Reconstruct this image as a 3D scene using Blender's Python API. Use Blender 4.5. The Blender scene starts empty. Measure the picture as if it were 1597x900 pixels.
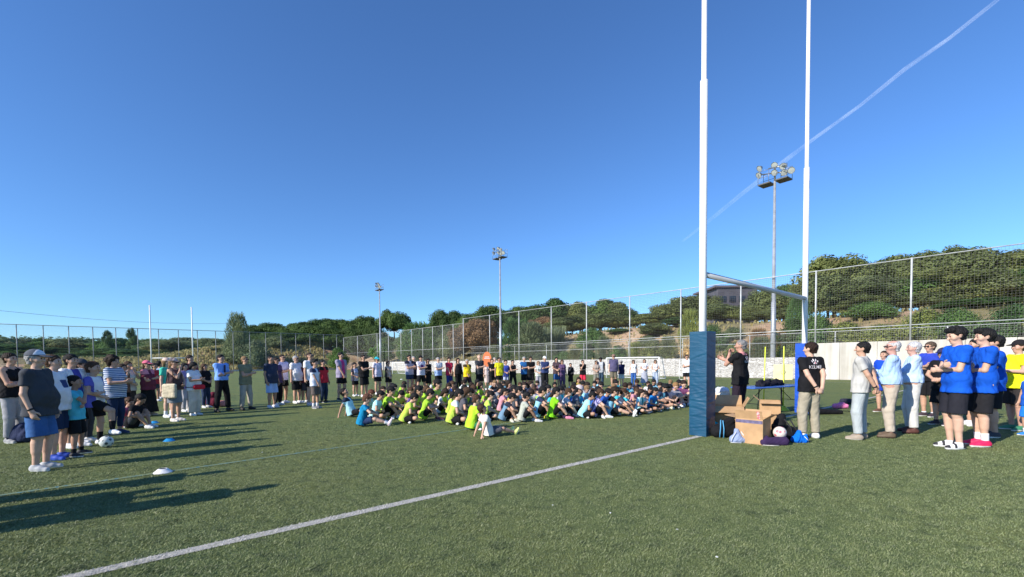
import bpy, math, random, numpy as np
from mathutils import Vector, Matrix
from mathutils.bvhtree import BVHTree
R = math.radians
rnd = random.Random(7)
sc = bpy.context.scene
COL = sc.collection

# ------------------------------------------------------------------ camera, sky, sun, exposure
W0, H0, FPX = 1597.0, 900.0, 700.0
EYE = Vector((0, 0, 1.47))
PITCH, ROLL, SHY = R(-1.8), -0.0080, 136.0 / 1597.0
cd = bpy.data.cameras.new('camera'); cam = bpy.data.objects.new('camera', cd); COL.objects.link(cam)
cd.sensor_fit = 'HORIZONTAL'; cd.sensor_width = 36; cd.lens = 36 * FPX / W0
cd.shift_y = SHY; cd.clip_start = 0.05; cd.clip_end = 90000
CM = Matrix.Rotation(R(90) + PITCH, 3, 'X') @ Matrix.Rotation(ROLL, 3, 'Z')
cam.matrix_world = Matrix.Translation(EYE) @ CM.to_4x4()
sc.camera = cam
SUN_EL, SUN_AZ = R(29), math.atan2(-0.60, -0.80)      # where the sun stands (behind the camera, to the left)
w = bpy.data.worlds.new('World'); sc.world = w; w.use_nodes = True
nt = w.node_tree; bg = nt.nodes['Background']
sky = nt.nodes.new('ShaderNodeTexSky'); sky.sky_type = 'NISHITA'; sky.sun_disc = False
sky.sun_elevation = SUN_EL; sky.sun_rotation = R(90) - SUN_AZ
sky.altitude = 300; sky.air_density = 1.0; sky.dust_density = 0.15; sky.ozone_density = 4.0
tint = nt.nodes.new('ShaderNodeMix'); tint.data_type = 'RGBA'; tint.blend_type = 'MULTIPLY'; tint.inputs[0].default_value = 1.0
tint.inputs[7].default_value = (.70, 1.0, 1.34, 1)
nt.links.new(sky.outputs[0], tint.inputs[6]); nt.links.new(tint.outputs[2], bg.inputs[0]); bg.inputs[1].default_value = 0.115
sl = bpy.data.lights.new('sun', 'SUN'); sl.energy = 5.0; sl.angle = R(0.53); sl.color = (1.0, 0.93, 0.83)
so = bpy.data.objects.new('sun', sl); COL.objects.link(so)
sdir = Vector((math.cos(SUN_AZ) * math.cos(SUN_EL), math.sin(SUN_AZ) * math.cos(SUN_EL), math.sin(SUN_EL)))
so.rotation_euler = sdir.to_track_quat('Z', 'Y').to_euler()
vs = sc.view_settings; vs.view_transform = 'Standard'; vs.look = 'None'; vs.exposure = 0.36; vs.gamma = 1
sc.render.engine = 'CYCLES'

def ray(x, y):
    d = Vector(((x - W0 / 2) / FPX, (H0 / 2 - y) / FPX + SHY * W0 / FPX, -1.0))
    return (CM @ d)
def gp(x, y, z=0.0):                                     # the ground point seen at a place of the photograph
    d = ray(x, y); return EYE + d * ((z - EYE.z) / d.z)
def at(x, dist, z=0.0):                                  # a point at a bearing and a distance along the view
    d = ray(x, 560); k = dist / d.y; return Vector((EYE.x + d.x * k, dist, z))
def pix(p):
    c = CM.transposed() @ (Vector(p) - EYE)
    return (W0 / 2 + FPX * c.x / -c.z, H0 / 2 - (FPX * c.y / -c.z - SHY * W0))
def zat(p, y):                                           # height over p that shows at photograph row y
    d = ray(pix(p)[0], y); k = (p[1] - EYE.y) / d.y; return EYE.z + d.z * k

# ------------------------------------------------------------------ materials
MC = {}
def mat(name, col, rough=0.8, noise=0.0, nscale=8, bump=0.0, bscale=60, metal=0.0, col2=None, coord='Object', spec=0.3, stretch=None, sheen=0):
    key = (name, tuple(col), rough, noise, nscale, bump, bscale, metal, tuple(col2) if col2 else None, coord)
    if key in MC: return MC[key]
    m = bpy.data.materials.new(name); m.use_nodes = True; t = m.node_tree; b = t.nodes['Principled BSDF']
    b.inputs['Roughness'].default_value = rough; b.inputs['Metallic'].default_value = metal
    b.inputs['Specular IOR Level'].default_value = spec
    if sheen: b.inputs['Sheen Weight'].default_value = sheen
    b.inputs['Base Color'].default_value = (*col, 1)
    if noise or bump:
        tc = t.nodes.new('ShaderNodeTexCoord'); src = tc.outputs[coord]
        if stretch:
            mp = t.nodes.new('ShaderNodeMapping'); mp.inputs['Scale'].default_value = stretch
            t.links.new(src, mp.inputs[0]); src = mp.outputs[0]
    if noise:
        n = t.nodes.new('ShaderNodeTexNoise'); n.inputs['Scale'].default_value = nscale; n.inputs['Detail'].default_value = 5
        t.links.new(src, n.inputs['Vector'])
        r = t.nodes.new('ShaderNodeValToRGB')
        c2 = col2 or [c * (1 - noise) for c in col]
        c1 = col if col2 else [min(1, c * (1 + noise * .6)) for c in col]
        r.color_ramp.elements[0].position = .35; r.color_ramp.elements[1].position = .65
        r.color_ramp.elements[0].color = (*c2, 1); r.color_ramp.elements[1].color = (*c1, 1)
        t.links.new(n.outputs['Fac'], r.inputs[0]); t.links.new(r.outputs[0], b.inputs['Base Color'])
    if bump:
        n2 = t.nodes.new('ShaderNodeTexNoise'); n2.inputs['Scale'].default_value = bscale; n2.inputs['Detail'].default_value = 3
        t.links.new(src, n2.inputs['Vector'])
        bp = t.nodes.new('ShaderNodeBump'); bp.inputs['Strength'].default_value = bump; bp.inputs['Distance'].default_value = .02
        t.links.new(n2.outputs['Fac'], bp.inputs['Height']); t.links.new(bp.outputs[0], b.inputs['Normal'])
    MC[key] = m; return m
def cloth(col): return mat('cloth', tuple(round(c, 4) for c in col), .85, .12, 7, .35, 14, spec=.15)
def skinm(col): return mat('skin', tuple(round(c, 4) for c in col), .55, .10, 9, .0, spec=.35)
def hairm(col): return mat('hair', tuple(round(c, 4) for c in col), .6, .35, 60, .8, 90, spec=.2, stretch=(1, 1, .3))
def shoem(col): return mat('shoe_leather', tuple(round(c, 4) for c in col), .6, .08, 20)
def stripes(c1, c2, axis='Z', scale=14, phase=0):
    key = ('stripes', c1, c2, axis, scale)
    if key in MC: return MC[key]
    m = bpy.data.materials.new('striped_cloth'); m.use_nodes = True; t = m.node_tree; b = t.nodes['Principled BSDF']
    b.inputs['Roughness'].default_value = .85; b.inputs['Specular IOR Level'].default_value = .15
    tc = t.nodes.new('ShaderNodeTexCoord'); wv = t.nodes.new('ShaderNodeTexWave'); wv.bands_direction = axis
    wv.inputs['Scale'].default_value = scale; wv.inputs['Distortion'].default_value = 1.0; wv.inputs['Detail Scale'].default_value = .5
    r = t.nodes.new('ShaderNodeValToRGB'); r.color_ramp.elements[0].position = .5; r.color_ramp.elements[1].position = .58
    r.color_ramp.elements[0].color = (*c1, 1); r.color_ramp.elements[1].color = (*c2, 1)
    t.links.new(tc.outputs['Object'], wv.inputs['Vector']); t.links.new(wv.outputs['Fac'], r.inputs[0]); t.links.new(r.outputs[0], b.inputs['Base Color'])
    MC[key] = m; return m
def splash(c1, c2, scale=6, thr=.55):
    key = ('splash', c1, c2, scale, thr)
    if key in MC: return MC[key]
    m = mat('printed_cloth%d' % len(MC), c1, .85, .3, scale, .3, 14, col2=c2, spec=.15)
    m.name = 'printed_cloth'
    MC[key] = m; return m

WHITE = mat('white_paint', (.80, .80, .79), .4, .06, 3)
GREYST = mat('galvanised_steel', (.42, .44, .46), .45, .15, 4, metal=.35)
BLACK = mat('black_plastic', (.012, .012, .013), .5)
DARKM = mat('dark_spot', (.03, .018, .014), .4)
LIPM = mat('lip', (.40, .14, .12), .5)

# ------------------------------------------------------------------ object helpers
def link(name, me, mats=None, parent=None):
    o = bpy.data.objects.new(name, me); COL.objects.link(o)
    if mats is not None:
        for m in (mats if isinstance(mats, (list, tuple)) else [mats]): me.materials.append(m)
    if parent: o.parent = parent
    return o
def tag(o, label=None, cat=None, group=None, kind=None):
    if label: o['label'] = label
    if cat: o['category'] = cat
    if group: o['group'] = group
    if kind: o['kind'] = kind
    return o
def empty(name, loc=(0, 0, 0), rz=0.0):
    o = bpy.data.objects.new(name, None); COL.objects.link(o); o.location = loc; o.rotation_euler = (0, 0, rz)
    o.empty_display_size = .2; return o
def npmesh(name, V, F, smooth=True, mi=None):
    V = np.asarray(V, dtype=np.float32); F = np.asarray(F, dtype=np.int32)
    me = bpy.data.meshes.new(name); k = F.shape[1]; n = len(F)
    me.vertices.add(len(V)); me.vertices.foreach_set('co', V.ravel())
    me.loops.add(n * k); me.loops.foreach_set('vertex_index', F.ravel())
    me.polygons.add(n); me.polygons.foreach_set('loop_start', np.arange(n, dtype=np.int32) * k)
    if mi is not None: me.polygons.foreach_set('material_index', np.asarray(mi, dtype=np.int32))
    me.update(calc_edges=True)
    me.polygons.foreach_set('use_smooth', np.full(n, smooth)); 
    return me

class MB:                                                # collects boxes, bars, tubes into ONE mesh
    def __init__(s): s.v = []; s.f = []; s.sm = []; s.mi = []; s.cur = 0
    def add(s, vs_, fs, smooth=False):
        o = len(s.v); s.v += [tuple(v) for v in vs_]
        for f in fs: s.f.append(tuple(i + o for i in f)); s.sm.append(smooth); s.mi.append(s.cur)
    def box(s, c, d, M=None, bev=0.0):
        x, y, z = [q / 2 for q in d]; c = Vector(c)
        M = M or Matrix.Identity(3)
        if bev <= 0:
            P = [Vector((i * x, j * y, k * z)) for k in (-1, 1) for j in (-1, 1) for i in (-1, 1)]
            s.add([c + M @ p for p in P], [(0, 2, 3, 1), (4, 5, 7, 6), (0, 1, 5, 4), (2, 6, 7, 3), (0, 4, 6, 2), (1, 3, 7, 5)])
        else:
            ring = []
            for (sx, sy) in ((1, 1), (-1, 1), (-1, -1), (1, -1)):
                a0 = {(1, 1): 0, (-1, 1): 90, (-1, -1): 180, (1, -1): 270}[(sx, sy)]
                for a in (0, 45, 90): ring.append((sx * (x - bev) + bev * math.cos(R(a0 + a)), sy * (y - bev) + bev * math.sin(R(a0 + a))))
            n = len(ring); P = []
            for (zz, sh) in ((-z, bev), (-z + bev, 0), (z - bev, 0), (z, bev)):
                for (px, py) in ring: P.append(Vector((px * (1 - sh / x), py * (1 - sh / y), zz)))
            F = [tuple(range(n))[::-1], tuple(range(3 * n, 4 * n))]
            for l in range(3):
                for i in range(n): F.append((l * n + i, l * n + (i + 1) % n, (l + 1) * n + (i + 1) % n, (l + 1) * n + i))
            s.add([c + M @ p for p in P], F)
    def tube(s, pts, r, n=8, caps=True, smooth=True):
        pts = [Vector(p) for p in pts]; rs = r if isinstance(r, (list, tuple)) else [r] * len(pts)
        P = []; up = None
        for i, p in enumerate(pts):
            t = (pts[min(i + 1, len(pts) - 1)] - pts[max(i - 1, 0)]).normalized()
            if up is None: up = t.orthogonal().normalized()
            a = (up - t * up.dot(t)).normalized(); up = a; b = t.cross(a)
            for k in range(n): P.append(p + (a * math.cos(2 * math.pi * k / n) + b * math.sin(2 * math.pi * k / n)) * rs[i])
        F = []
        for i in range(len(pts) - 1):
            for k in range(n): F.append((i * n + k, i * n + (k + 1) % n, (i + 1) * n + (k + 1) % n, (i + 1) * n + k))
        s.add(P, F, smooth)
        if caps:
            o = len(s.v) - len(P)
            s.f.append(tuple(o + k for k in range(n))[::-1]); s.sm.append(False); s.mi.append(s.cur)
            s.f.append(tuple(o + (len(pts) - 1) * n + k for k in range(n))); s.sm.append(False); s.mi.append(s.cur)
    def lathe(s, c, prof, n=20, M=None, smooth=True):     # prof: (r, z) list
        c = Vector(c); M = M or Matrix.Identity(3); P = []
        for (r, z) in prof:
            for k in range(n): P.append(c + M @ Vector((r * math.cos(2 * math.pi * k / n), r * math.sin(2 * math.pi * k / n), z)))
        F = []
        for i in range(len(prof) - 1):
            for k in range(n): F.append((i * n + k, i * n + (k + 1) % n, (i + 1) * n + (k + 1) % n, (i + 1) * n + k))
        s.add(P, F, smooth)
    def build(s, name, m, parent=None):
        me = bpy.data.meshes.new(name); me.from_pydata(s.v, [], s.f); me.polygons.foreach_set('use_smooth', s.sm)
        me.polygons.foreach_set('material_index', s.mi); me.update()
        return link(name, me, m, parent)

# ------------------------------------------------------------------ distance-field modeller: one continuous skin per body
def V3(*a): return np.array(a, dtype=np.float32)
class Vol:
    def __init__(s, h): s.h = h; s.pr = []
    def cone(s, a, b, ra, rb=None, k=.02, flat=None, cuts=(), sub=False):
        rb = ra if rb is None else rb
        s.pr.append((np.asarray(a, np.float32), np.asarray(b, np.float32), ra, rb, k, flat, cuts, sub))
    def ball(s, a, r, k=.02, **kw): s.cone(a, a, r, r, k, **kw)
    def mesh(s, cuts=(), disp=None):
        h = s.h; L = []; U = []
        for (a, b, ra, rb, k, fl, cu, sub) in s.pr:
            if sub: continue
            r = max(ra, rb); 
            if fl: r = r / min(1, fl[1])
            L.append(np.minimum(a, b) - r); U.append(np.maximum(a, b) + r)
        lo = np.min(L, 0) - 3 * h; hi = np.max(U, 0) + 3 * h
        n = np.ceil((hi - lo) / h).astype(int) + 1
        F = np.full(n, 1.0, np.float32)
        ax = [lo[i] + h * np.arange(n[i], dtype=np.float32) for i in range(3)]
        for (a, b, ra, rb, k, fl, cu, sub) in s.pr:
            r = max(ra, rb)
            if fl: r = r / min(1, fl[1])
            m = r + k + 2.5 * h
            i0 = np.maximum(((np.minimum(a, b) - m - lo) / h).astype(int), 0); i1 = np.minimum(((np.maximum(a, b) + m - lo) / h).astype(int) + 2, n)
            if np.any(i1 <= i0): continue
            x = ax[0][i0[0]:i1[0]][:, None, None]; y = ax[1][i0[1]:i1[1]][None, :, None]; z = ax[2][i0[2]:i1[2]][None, None, :]
            px, py, pz = x - a[0], y - a[1], z - a[2]; ba = b - a
            if fl:
                d_, fc = fl; q = (px * d_[0] + py * d_[1] + pz * d_[2]) * (fc - 1)
                px = px + q * d_[0]; py = py + q * d_[1]; pz = pz + q * d_[2]
                ba = ba + d_ * (fc - 1) * float(ba @ d_)
            l2 = float(ba @ ba)
            if l2 > 1e-10:
                t = np.clip((px * ba[0] + py * ba[1] + pz * ba[2]) / l2, 0, 1)
                d = np.sqrt((px - t * ba[0]) ** 2 + (py - t * ba[1]) ** 2 + (pz - t * ba[2]) ** 2) - (ra + (rb - ra) * t)
            else: d = np.sqrt(px ** 2 + py ** 2 + pz ** 2) - ra
            for (p, nn) in cu: d = np.maximum(d, (x - p[0]) * nn[0] + (y - p[1]) * nn[1] + (z - p[2]) * nn[2])
            sl_ = (slice(i0[0], i1[0]), slice(i0[1], i1[1]), slice(i0[2], i1[2])); A = F[sl_]
            if sub: F[sl_] = np.maximum(A, -d)
            else:
                hh = np.maximum(k - np.abs(A - d), 0) / k if k > 0 else 0
                F[sl_] = np.minimum(A, d) - hh * hh * k * .25
        x = ax[0][:, None, None]; y = ax[1][None, :, None]; z = ax[2][None, None, :]
        for (p, nn) in cuts: F = np.maximum(F, (x - p[0]) * nn[0] + (y - p[1]) * nn[1] + (z - p[2]) * nn[2])
        return nets(F, lo, h)
CORN = np.array([(i, j, k) for i in (0, 1) for j in (0, 1) for k in (0, 1)])
EDG = [(a, b) for a in range(8) for b in range(a + 1, 8) if np.abs(CORN[a] - CORN[b]).sum() == 1]
def nets(F, lo, h):
    S = F < 0
    c = np.zeros(tuple(np.array(F.shape) - 1), np.int8)
    nx, ny, nz = c.shape
    for (i, j, k) in CORN: c += S[i:i + nx, j:j + ny, k:k + nz]
    act = (c > 0) & (c < 8); ids = np.argwhere(act); idx = np.full(c.shape, -1, np.int64); idx[act] = np.arange(len(ids))
    vals = np.stack([F[ids[:, 0] + i, ids[:, 1] + j, ids[:, 2] + k] for (i, j, k) in CORN], 1)
    acc = np.zeros((len(ids), 3), np.float32); cnt = np.zeros(len(ids), np.float32)
    for (a, b) in EDG:
        va, vb = vals[:, a], vals[:, b]; m = (va < 0) != (vb < 0)
        t = np.where(m, va / np.where(m, va - vb, 1), 0)
        acc += np.where(m[:, None], CORN[a] + t[:, None] * (CORN[b] - CORN[a]), 0); cnt += m
    V = lo + h * (ids + acc / np.maximum(cnt, 1)[:, None])
    Q = []
    for ax in range(3):
        o1, o2 = (ax + 1) % 3, (ax + 2) % 3
        A = np.take(S, range(0, S.shape[ax] - 1), ax); B = np.take(S, range(1, S.shape[ax]), ax)
        e = np.argwhere(A != B)
        e = e[(e[:, o1] > 0) & (e[:, o2] > 0) & (e[:, o1] < c.shape[o1]) & (e[:, o2] < c.shape[o2])]
        def cell(d1, d2):
            q = e.copy(); q[:, o1] += d1; q[:, o2] += d2; return idx[q[:, 0], q[:, 1], q[:, 2]]
        q = np.stack([cell(-1, -1), cell(0, -1), cell(0, 0), cell(-1, 0)], 1)
        ins = S[e[:, 0], e[:, 1], e[:, 2]]; q[~ins] = q[~ins][:, ::-1]
        Q.append(q)
    Q = np.concatenate(Q); Q = Q[(Q >= 0).all(1)]
    return V.astype(np.float32), Q
def vnormals(V, Q):
    n = np.cross(V[Q[:, 2]] - V[Q[:, 0]], V[Q[:, 3]] - V[Q[:, 1]]); N = np.zeros_like(V)
    for i in range(4): np.add.at(N, Q[:, i], n)
    return N / np.maximum(np.linalg.norm(N, axis=1), 1e-9)[:, None]
def wrinkle(V, Q, amp, seed, freq=(38, 38, 20)):
    r = np.random.RandomState(seed); d = np.zeros(len(V))
    for i in range(5):
        k = r.normal(size=3) * np.array(freq) * (.6 + .25 * i); ph = r.rand() * 6.28
        w2 = V @ (r.normal(size=3) * 9)
        d += (np.abs(np.sin(V @ k + ph + 1.3 * np.sin(w2))) - .6) / (1 + .35 * i)
    return V + vnormals(V, Q) * (d * amp)[:, None]

def ik(a, t, l1, l2, hint):
    a = np.asarray(a, float); t = np.asarray(t, float); d = t - a; L = np.linalg.norm(d); L2 = min(L, (l1 + l2) * .998)
    u = d / L; t = a + u * L2; x = (l1 * l1 - l2 * l2 + L2 * L2) / (2 * L2); y = math.sqrt(max(l1 * l1 - x * x, 0))
    hv = np.asarray(hint, float); hv = hv - u * (hv @ u); hv /= max(np.linalg.norm(hv), 1e-6)
    return a + u * x + hv * y, t
def nrm(v): v = np.asarray(v, float); return v / max(np.linalg.norm(v), 1e-9)
# ------------------------------------------------------------------ people
SKL = (.62, .39, .28); SKM = (.54, .32, .22); SKT = (.42, .24, .16); SKD = (.17, .09, .06)
BLK = (.014, .013, .013); DBR = (.030, .018, .012); BRN = (.075, .040, .022); GRY = (.38, .37, .36); BLD = (.26, .16, .08)
ARMS = {  # wrist target for the right side (x mirrored for the left), elbow hint, palm normal
    'down': ((.27, .04, .80), (.4, -1, 0), (-1, 0, 0)), 'back': ((.055, -.215, .93), (1, -.3, 0), (0, 1, 0)),
    'front': ((.05, .18, .90), (1, -.5, 0), (0, -1, 0)), 'pocket': ((.215, .05, .88), (.6, -1, 0), (-1, 0, 0)),
    'hips': ((.19, .05, 1.02), (1, -.6, 0), (-1, 0, 0)), 'phone': ((.07, .30, 1.16), (.7, -.3, -1), (0, -1, .3)),
    'clasp': ((.05, .20, 1.04), (1, -.3, -.5), (0, -1, 0))}
def arm_targets(kind, s):
    if kind == 'crossed': return ((-s * .085, .175 + .02 * s, 1.15 + .03 * s), (s * 1, -.25, -.9), (0, -1, 0))
    if kind == 'chin': return ((.02 * s, .19, 1.43), (s * .3, .5, -1), (0, -1, .2))
    if kind == 'mic': return ((.01 * s, .22, 1.44), (s * .5, .3, -1), (0, -1, .2))
    if kind == 'gesture': return ((.16 * s, .42, 1.33), (s * .4, -.3, -1), (-s, 0, .3))
    t, hn, pn = ARMS[kind]; return ((s * t[0], t[1], t[2]), (s * hn[0], hn[1], hn[2]), (s * pn[0], pn[1], pn[2]))

def hand(v, Wr, dirn, pn, s, curl=.5, k=.010):
    dirn = nrm(dirn); pn = nrm(np.asarray(pn, float) - dirn * (np.asarray(pn, float) @ dirn)); side = np.cross(dirn, pn) * (1 if s > 0 else -1)
    side = nrm(side); pe = Wr + dirn * .085
    v.cone(Wr, pe, .030, .036, .03, flat=(pn.astype(np.float32), 1.7))
    for i, (o, ln) in enumerate(((.030, .072), (.010, .082), (-.011, .076), (-.030, .060))):
        b = pe - dirn * .012 + side * o; a1 = curl * (.7 + .15 * i); a2 = a1 + curl * 1.1
        d1 = dirn * math.cos(a1) + pn * math.sin(a1); d2 = dirn * math.cos(a2) + pn * math.sin(a2)
        m = b + d1 * ln * .6; e = m + d2 * ln * .5
        v.cone(b, m, .0105, .0098, k); v.cone(m, e, .0098, .0085, k)
    tb = Wr + dirn * .025 + side * .028; tm = tb + nrm(dirn * .7 + side * .75 + pn * .25) * .045; te = tm + nrm(dirn + side * .2 + pn * .35) * .035
    v.cone(tb, tm, .014, .0115, .012); v.cone(tm, te, .0115, .0095, k)

SEED = [100]
def build_person(root, H, sp, vox):
    SEED[0] += 1; seed = SEED[0]; rr = random.Random(seed)
    g = H / 1.75; h = vox / g
    kid = sp.get('kid', False); fem = sp.get('fem', False); fat = sp.get('fat', 0.12)
    off = max(.010, .72 * h)
    pose = sp.get('pose', 'stand'); lean = R(sp.get('lean', 0)); slean = R(sp.get('slean', 0))
    lay = max(.9, .95 + .0)
    hs = 1.22 if kid else 1.0                             # children: bigger head for their height
    # torso frame
    if pose == 'stand': O = V3(0, 0, .92)
    elif pose == 'squat': O = V3(0, -.10, .32)
    else: O = V3(0, 0, .125)
    U = V3(math.sin(slean), math.sin(lean), math.cos(lean)); U /= np.linalg.norm(U)
    X = nrm(np.cross(V3(0, 1, 0), U)) if abs(U[1]) < .99 else V3(1, 0, 0); Fw = nrm(np.cross(U, X))
    X, Fw, U = [np.asarray(q, np.float32) for q in (X, Fw, U)]
    T = lambda x, y, u: O + X * x + Fw * y + U * u
    shw = (.176 if not fem else .152) + (.012 * fat); 
    if kid: shw = .150
    # arms
    sa = sp.get('arms', 'down'); arms = {}
    if isinstance(sa, str): sa = (sa, sa)
    for s, kd in ((1, sa[0]), (-1, sa[1])):
        sh = T(s * shw, -.005, .485)
        if isinstance(kd, str):
            t, hn, pn = arm_targets(kd, s)
            if kd in ('crossed', 'clasp', 'front') and fat > .3: t = (t[0], t[1] + .22 * (fat - .2), t[2])
            t = T(t[0], t[1], t[2] - .92); hn = X * hn[0] + Fw * hn[1] + U * hn[2]; pn = X * pn[0] + Fw * pn[1] + U * pn[2]
        else: t, hn, pn = [np.array(q, float) for q in kd]; t[0] *= s; hn[0] *= s; pn[0] *= s
        el, wr = ik(sh, t, .285, .255, hn); arms[s] = (sh, el, wr, pn, kd)
    # legs
    legs = {}; lp = sp.get('legs', 'stand')
    st = sp.get('stance', .10)
    for s in (1, -1):
        hip = T(s * .085, 0, 0); fo = V3(s * .22, 1, 0)
        if lp == 'stand': ank = V3(s * st, sp.get('stride', 0) * s, .085); hint = (s * .15, 1, 0)
        elif lp == 'apart': ank = V3(s * .22, .02 * s, .085); hint = (s * .3, 1, 0)
        elif lp == 'cross': ank = V3(-s * .10, .27 + .07 * s, .075); hint = (s * 1.3, .35, .32); fo = V3(-s * .9, .35, -.1)
        elif lp == 'knees': ank = V3(s * .11, .46 + .04 * s, .085); hint = (s * .25, .3, 1); fo = V3(s * .15, 1, 0)
        elif lp == 'out': ank = V3(s * .12, .80, .075); hint = (s * .3, 0, 1); fo = V3(s * .35, .35, 1)
        elif lp == 'half': ank = V3(s * .11, .46, .085) if s > 0 else V3(.12, .30, .07); hint = (s * .2, .3, 1) if s > 0 else (-1.3, .35, .3); fo = V3(s * .15, 1, 0) if s > 0 else V3(.9, .35, 0)
        elif lp == 'squat': ank = V3(s * .12, .05, .085); hint = (s * .4, 1, .4)
        elif lp == 'ball': ank = V3(s * .10, 0, .085) if s < 0 else V3(.10, .40, .33); hint = (0, 1, .5)
        kn, ank = ik(hip, ank, .427, .412, hint); legs[s] = (hip, kn, ank, nrm(fo))
    # head frame
    yaw = R(sp.get('yaw', 0)); nod = R(sp.get('nod', 0) - math.degrees(lean) * .75)
    hu = nrm(Fw * (-math.sin(0)) + U); 
    hf = nrm(Fw * math.cos(yaw) - X * math.sin(yaw)); hf2 = nrm(hf * math.cos(nod) + U * math.sin(nod) * 1.0); hu = nrm(U * math.cos(nod) - hf * math.sin(nod)); hr = nrm(np.cross(hf2, hu))
    nb = T(0, -.015, .53); C = nb + (U * .09 + np.asarray(hu) * .075 + np.asarray(hf2) * .015) * (hs if kid else 1)
    HT = lambda x, y, z: (C + hr * x * hs + hf2 * y * hs + hu * z * hs).astype(np.float32)
    # ---------------- body
    v = Vol(h); fl_ = (Fw, 1.16)
    v.cone(T(-.06, 0, .03), T(.06, 0, .03), .102, k=.06)
    v.cone(T(-.045, 0, .16), T(.045, 0, .16), .098 + .03 * fat, k=.10, flat=fl_)
    v.cone(T(-.06, 0, .34), T(.06, 0, .34), .108 + .01 * fat, k=.10, flat=fl_)
    v.cone(T(-.085, -.01, .43), T(.085, -.01, .43), .085, k=.08)
    v.cone(T(-shw + .015, -.01, .482), T(shw - .015, -.01, .482), .055, k=.05)
    if fat > .2: v.cone(T(-.03, .02 + .06 * fat, .12), T(.03, .02 + .05 * fat, .20), .105 + .05 * fat, k=.12)
    if fem:
        for s in (1, -1): v.ball(T(s * .07, .085, .345), .052, k=.05)
    v.cone(nb - U * .03, C - hu * .04, .056 * (1 if kid else 1), .050, k=.03)
    ls = 1 + .22 * fat
    for s in (1, -1):
        hip, kn, ank, fo = legs[s]
        v.cone(hip, kn, .088 * ls, .056 * ls, k=.06); v.cone(kn, ank, .052 * ls, .036, k=.03)
        sd = nrm(kn - ank); calf = kn + (ank - kn) * .28 - nrm(np.cross(np.cross(sd, nrm(kn - hip) + V3(0, .001, .0)), sd)) * 0 
        bk = nrm(V3(0, -1, 0) - sd * (V3(0, -1, 0) @ sd)); v.cone(kn + (ank - kn) * .22 + bk * .012, kn + (ank - kn) * .5 + bk * .008, .052 * ls, .045 * ls, k=.03)
        dn0 = nrm(nrm(ank - kn) - fo * (nrm(ank - kn) @ fo)) if lp in ('out', 'cross') else V3(0, 0, -1)
        v.cone(ank + dn0 * .035, ank + fo * .12 + dn0 * .055, .028, .020, k=.02)
        sh, el, wr, pn, kd = arms[s]
        v.cone(sh, el, .047 + .012 * fat, .039, k=.03); v.cone(el, wr, .040, .027, k=.015)
        dr = nrm(wr - el)
        if kd == 'back': dr = nrm(nrm(wr - el) + V3(-s * .6, 0, -.3))
        hd = sp.get('handdir', {}).get(s)
        if hd: dr = nrm(hd)
        hand(v, wr, dr, pn, s, curl=.9 if kd in ('mic', 'phone', 'back', 'clasp', 'front') else (.15 if sp.get('flat_hands') else .45))
    v.ball(HT(0, -.018, .025), .086 * hs, k=.01, flat=(hf2.astype(np.float32), .90))
    v.cone(HT(0, .02, -.02), HT(0, .048, -.078), .066 * hs, .036 * hs, k=.04)
    v.cone(HT(0, .080, .005), HT(0, .102, -.028), .009 * hs, .015 * hs, k=.012)
    v.cone(HT(-.03, .076, .025), HT(.03, .076, .025), .012 * hs, k=.02)
    v.cone(HT(-.018, .072, -.062), HT(.018, .072, -.062), .011 * hs, k=.012)
    for s in (1, -1):
        v.cone(HT(s * .078, -.008, .012), HT(s * .076, -.006, -.025), .013 * hs, .010 * hs, k=.01)
        v.ball(HT(s * .046, .055, -.025), .024 * hs, k=.03)
    Vb, Q = v.mesh()
    cen = Vb[Q].mean(1); mi = np.zeros(len(Q), int)
    def near(p, r): return np.linalg.norm(cen - p, axis=1) < r
    for s in (1, -1):
        mi[near(HT(s * .031, .086, .006), max(.010, .8 * h))] = 1
        if h < .012: mi[near(HT(s * .033, .088, .030), max(.013, h)) & (np.abs((cen - HT(0, .08, .033)) @ hu) < .008)] = 1
    mi[near(HT(0, .084, -.062), max(.015, h)) & (np.abs((cen - HT(0, .08, -.062)) @ hu) < .007)] = 2
    body = link('body', npmesh('body', Vb * g, Q, True, mi), [skinm(sp.get('skin', SKM)), DARKM, LIPM], root)
    # ---------------- shirt
    tk, tc = sp['top'][0], sp['top'][1]; o = off + (0 if sp.get('tight') else .005)
    hem = sp.get('hem', -.10 if tk in ('tee', 'polo') else (-.04 if tk in ('tank', 'rolled', 'long') else -.02))
    if sp.get('tuck'): hem = .035
    if pose != 'stand': hem = max(hem, -.06)
    v = Vol(h)
    cutU = [(T(0, 0, hem), -U)]
    hemw = .074 if not sp.get('tuck') else .05; hr_ = .119 if not sp.get('tuck') else .104
    v.cone(T(-hemw, .005, hem), T(hemw, .005, hem), hr_ + o + .02 * fat, k=.06, flat=(Fw, 1.05))
    tw = 0 if sp.get('tuck') else 1
    v.cone(T(-.055 - .010 * tw, .0, .06), T(.055 + .010 * tw, .0, .06), .104 + .012 * tw + o + .02 * fat, k=.06)
    v.cone(T(-.05, 0, .18), T(.05, 0, .18), .100 + o + .03 * fat + (.010 if not fem else .002), k=.08, flat=fl_)
    v.cone(T(-.06, 0, .34), T(.06, 0, .34), .112 + o + .01 * fat, k=.08, flat=fl_)
    v.cone(T(-.085, -.01, .43), T(.085, -.01, .43), .087 + o, k=.06)
    if fat > .2: v.cone(T(-.03, .02 + .06 * fat, .12), T(.03, .02 + .05 * fat, .20), .105 + .05 * fat + o + .006, k=.12); v.cone(T(-.05, .03, hem), T(.05, .03, hem), .10 + .06 * fat + o, k=.06)
    if fem:
        for s in (1, -1): v.ball(T(s * .07, .088, .345), .053 + o * .7, k=.05)
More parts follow.
